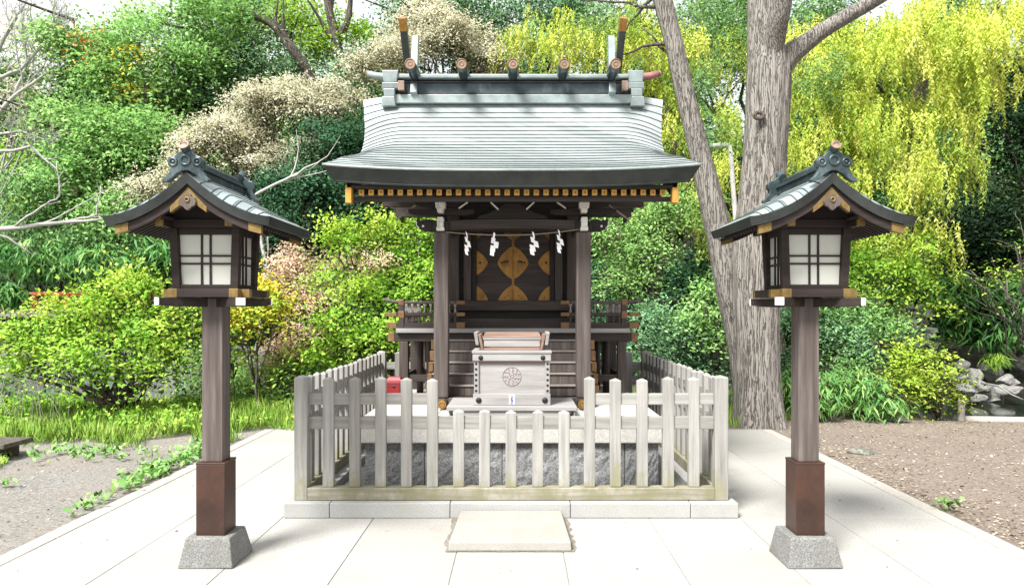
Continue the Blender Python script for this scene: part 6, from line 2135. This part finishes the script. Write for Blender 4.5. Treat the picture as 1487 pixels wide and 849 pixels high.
tree('maple_tree', 'light green layered maple to the right of the right lantern', 'tree', (5.9, 12.3),
     [B(1250, 380, 12, 60, 34), B(1300, 400, 12, 50, 30), B(1220, 420, 11.8, 50, 30), B(1270, 435, 11.9, 50, 24), B(1320, 430, 12.2, 40, 18), B(1340, 355, 12.3, 40, 18), B(1190, 400, 12, 40, 40)], 0.085, 9, 'maple', 'bark2', 0.06, 0.5, None, 0.5, 18, 0.3, amp=0.08,
     extra=[([B(1290, 370, 11.9, 60, 26), B(1350, 445, 12, 30, 10)], 'lime', 0.08, 6)])
tree('yellow_shrub', 'bright yellow green round shrub at the pond edge right of the right lantern', 'shrub', (6.05, 10.25),
     [B(1345, 530, 10.1, 50, 32), B(1310, 545, 10.2, 36, 28), B(1375, 555, 10, 28, 26), B(1340, 570, 10.1, 42, 24), B(1320, 510, 10.3, 28, 18)],
     0.07, 8, 'lime', 'bark2', 0.02, 0.2, None, 0.5, 20, 0.15, trunk='stem', foliage='foliage', spread=2.6)
# bamboo grass clumps: long narrow arching blades
def bamboo(name, label, cat, base, blobs, n, ln, leaf, wr=0.13, tone=0.5, stems=12, sh=0.5, group=None):
    z = gz(*base)
    t = thing(name, label, cat, (base[0], base[1], z), group)
    vol = np.array([r[0] * r[2] for c, r in blobs])
    vol = vol / vol.sum()
    idx = RNG.choice(len(blobs), size=n // 5, p=vol)
    c = np.array([b[0] for b in blobs])[idx]
    r = np.array([b[1] for b in blobs])[idx]
    d = unit(RNG.normal(size=(len(idx), 3)))
    p = c + d * r * (RNG.random((len(idx), 1)) ** 0.5)
    tn = tone + 0.2 * RNG.normal(size=(len(idx), 1))
    k = 5
    q = np.repeat(p, k, 0)
    a = RNG.random(len(q)) * 2 * math.pi
    dd = np.stack([np.cos(a), np.sin(a), -RNG.uniform(0.1, 1.5, len(q))], 1)
    q = q + unit(dd) * ln * 0.5 + 0.02 * RNG.normal(size=q.shape)
    ll = ln * RNG.uniform(0.7, 1.3, len(q))
    nr = unit(np.stack([0 * a, 0 * a, np.ones(len(q))], 1) + 0.5 * RNG.normal(size=q.shape))
    leaf_mesh('leaves', q, dd, nr, ll, ll * wr, np.repeat(tn, k, 0).ravel() + 0.15 * RNG.normal(size=len(q)), L[leaf], t, 0.15)
    m = MB()
    for s in range(stems):
        b = blobs[RNG.integers(len(blobs))]
        e = Vector(b[0]) + Vector(RNG.normal(size=3) * np.array(b[1]) * 0.4)
        st_ = Vector((base[0], base[1], z - 0.03)) + Vector((RNG.normal() * sh, RNG.normal() * sh * 0.4, 0))
        mid_ = st_.lerp(e, 0.6) + Vector((0, 0, 0.15))
        m.tube([st_, st_.lerp(mid_, 0.5) + Vector((0, 0, 0.05)), mid_, e], [0.007, 0.006, 0.005, 0.003], 5, False)
    m.build('stems', M['tread'], t, 0, True, False)
    return t


bamboo('bamboo_grass', 'clump of bamboo grass at the foot of the right lantern side bushes', 'bamboo', (4.9, 10.2),
       [B(1190, 575, 10, 40, 26), B(1250, 570, 10, 50, 30), B(1290, 590, 9.8, 36, 18), B(1230, 550, 10.2, 50, 24), B(1160, 560, 10.2, 30, 34)], 2600, 0.17, 'sasa', 0.14, 0.6)
bamboo('bamboo_grass', 'overhanging bamboo thicket above the pond rocks at the right edge', 'bamboo', (11.6, 16.9),
       [B(1420, 430, 15, 60, 34), B(1470, 450, 14.8, 50, 40), B(1400, 465, 15.2, 40, 24), B(1490, 420, 14.8, 40, 40), B(1380, 420, 15.4, 40, 30), B(1450, 485, 14.8, 50, 20)], 5200, 0.3, 'sasa', 0.13, 0.35, 30, 1.2)
bamboo('bamboo_grass', 'dark bamboo foliage low at the left behind the maple', 'bamboo', (-8.4, 14.6),
       [B(60, 375, 14.4, 80, 30), B(150, 385, 14.2, 60, 34), B(230, 370, 14.2, 60, 34), B(200, 420, 14.4, 60, 26), B(12, 428, 12.9, 26, 20)], 4200, 0.26, 'sasa', 0.15, 0.4, 30, 1.4)
bamboo('fern_clump', 'small tuft of pale grass hanging on the rock bank at the right edge', 'fern', (10.35, 15.2),
       [B(1445, 520, 14.6, 16, 12)], 300, 0.2, 'maple', 0.08, 0.4, 6, 0.1)
tree('twiggy_tree', 'bare autumn branches with few yellow leaves reaching in from the right edge', 'tree', (9.6, 12.6),
     [B(1450, 400, 12, 60, 22), B(1400, 395, 12, 30, 10), B(1480, 350, 12, 20, 30)], 0.075, 1.2, 'maple', 'bark2', 0.022, 0.6, None, 0.5, 8, 0.3, amp=0.06)

# ---- rocks by the pond --------------------------------------------
def rock_mesh(c, r, seed, mat, name='rock', parent=None):
    rr = np.random.default_rng(seed)
    bm = bmesh.new()
    bmesh.ops.create_icosphere(bm, subdivisions=4, radius=1.12)
    f1 = rr.normal(size=(5, 3))
    ph = rr.random(5) * 6
    cuts = unit(rr.normal(size=(16, 3)))
    cd = rr.uniform(0.5, 0.82, 16)
    for v in bm.verts:
        p = np.array(v.co)
        for cn, c_ in zip(cuts, cd):
            e = p @ cn - c_
            if e > 0:
                p = p - cn * e * 0.97
        k = 1 + 0.05 * sum(math.sin(2.5 * float(f @ p) + a) for f, a in zip(f1, ph))
        v.co = Vector(p * k * np.array(r)) + Vector(c)
    me = bpy.data.meshes.new(name)
    bm.to_mesh(me)
    bm.free()
    me.materials.append(mat)
    o = bpy.data.objects.new(name, me)
    C.objects.link(o)
    return o


RG = 'pale rocks piled at the pond edge'
rk = [(1412, 545, 16, 12), (1440, 540, 15, 12), (1462, 552, 14, 10), (1425, 560, 15, 10), (1450, 566, 15, 9), (1405, 568, 13, 9), (1395, 548, 12, 12), (1430, 535, 11, 9), (1470, 566, 12, 7), (1418, 578, 14, 6), (1440, 578, 12, 6), (1398, 530, 12, 9)]
for i, (px, py, rx, ry) in enumerate(rk):
    Y = 14.3 + 0.5 * math.sin(i * 2.1) - (py - 555) * 0.018
    c = P(px, py, Y)
    o = rock_mesh(c, (rx * Y / F * 1.15, 0.22, ry * Y / F * 1.2), 100 + i, M['rock'])
    tag(o, 'pale grey rock in the pile at the pond edge, beyond the yellow green shrub', 'rock', RG)
# bank of dark mossy boulders and the stone cascade
for i, (px, py, rx, ry, Y) in enumerate([(1380, 530, 26, 18, 16), (1415, 520, 26, 16, 16.2), (1452, 525, 24, 18, 16), (1482, 535, 22, 20, 15.8), (1500, 515, 24, 18, 16), (1360, 560, 20, 16, 15.6), (1435, 545, 26, 14, 16.2)]):
    o = rock_mesh(P(px, py, Y), (rx * Y / F * 1.1, 0.4, ry * Y / F * 1.15), 200 + i, M['rockd'], 'boulder')
    tag(o, 'dark mossy boulder in the bank under the overhanging bamboo', 'boulder', 'mossy boulders along the pond bank')
k = 0
for j in range(7):
    for i in range(3):
        px = 1312 + i * 17 + (j % 2) * 7 - j * 1.5
        py = 512 - j * 11
        Y = 14.6 + j * 0.12
        o = rock_mesh(P(px, py, Y), (10.5 * Y / F, 0.2, 7.5 * Y / F), 300 + k, M['rock'] if (i + j) % 3 else M['rockd'], 'rock')
        tag(o, 'grey stone stacked in the steep rock cascade right of the light green maple', 'rock', 'stones of the rock cascade')
        k += 1
for i, (px, py, rx, ry) in enumerate([(1262, 606, 13, 6), (1300, 610, 18, 3)]):
    Y = EYE * F / (py - VY) * 0.99
    o = rock_mesh(P(px, py, Y), (rx * Y / F, 0.12, ry * Y / F), 400 + i, M['rockd'] if i == 0 else M['rock'], 'rock')
    tag(o, ['small brown stone half sunk at the edge of the bamboo grass', 'flat pale stone lying on the earth before the round yellow shrub'][i], 'rock')
o = rock_mesh(Vector((3.72, 7.75, 0.0)), (0.2, 0.13, 0.05), 500, M['rockd'], 'rock')
tag(o, 'flat brown stone beside the pavement behind the right lantern post', 'rock')
sk = MB().tube([(P(1396, 448, 10.0).x, 10.0, -0.2), (P(1396, 448, 10.0).x, 10.0, 0.28)], 0.045, 12).build('wooden_stake', M['tread'], None, 0.006)
tag(sk, 'short wooden stake at the pond edge beside the round yellow shrub', 'stake')
m = MB().tube([P(1425, 556, 13.6), P(1450, 560, 13.2), P(1468, 572, 12.9), P(1486, 580, 12.8)], [0.02, 0.018, 0.014, 0.008], 7)
tag(m.build('fallen_branch', M['bark3'], None, 0, True), 'thin pale dead branch dipping from the rock pile into the pond', 'branch')
eg = MB()
epts = [Vector((x, 10.05 + 0.1 * math.sin(x * 1.4), -0.02)) for x in np.linspace(6.3, 16, 24)]
eg.tube(epts, 0.06, 7)
tag(eg.build('pond_edge', M['kerb'], None, 0, True), kind='structure')
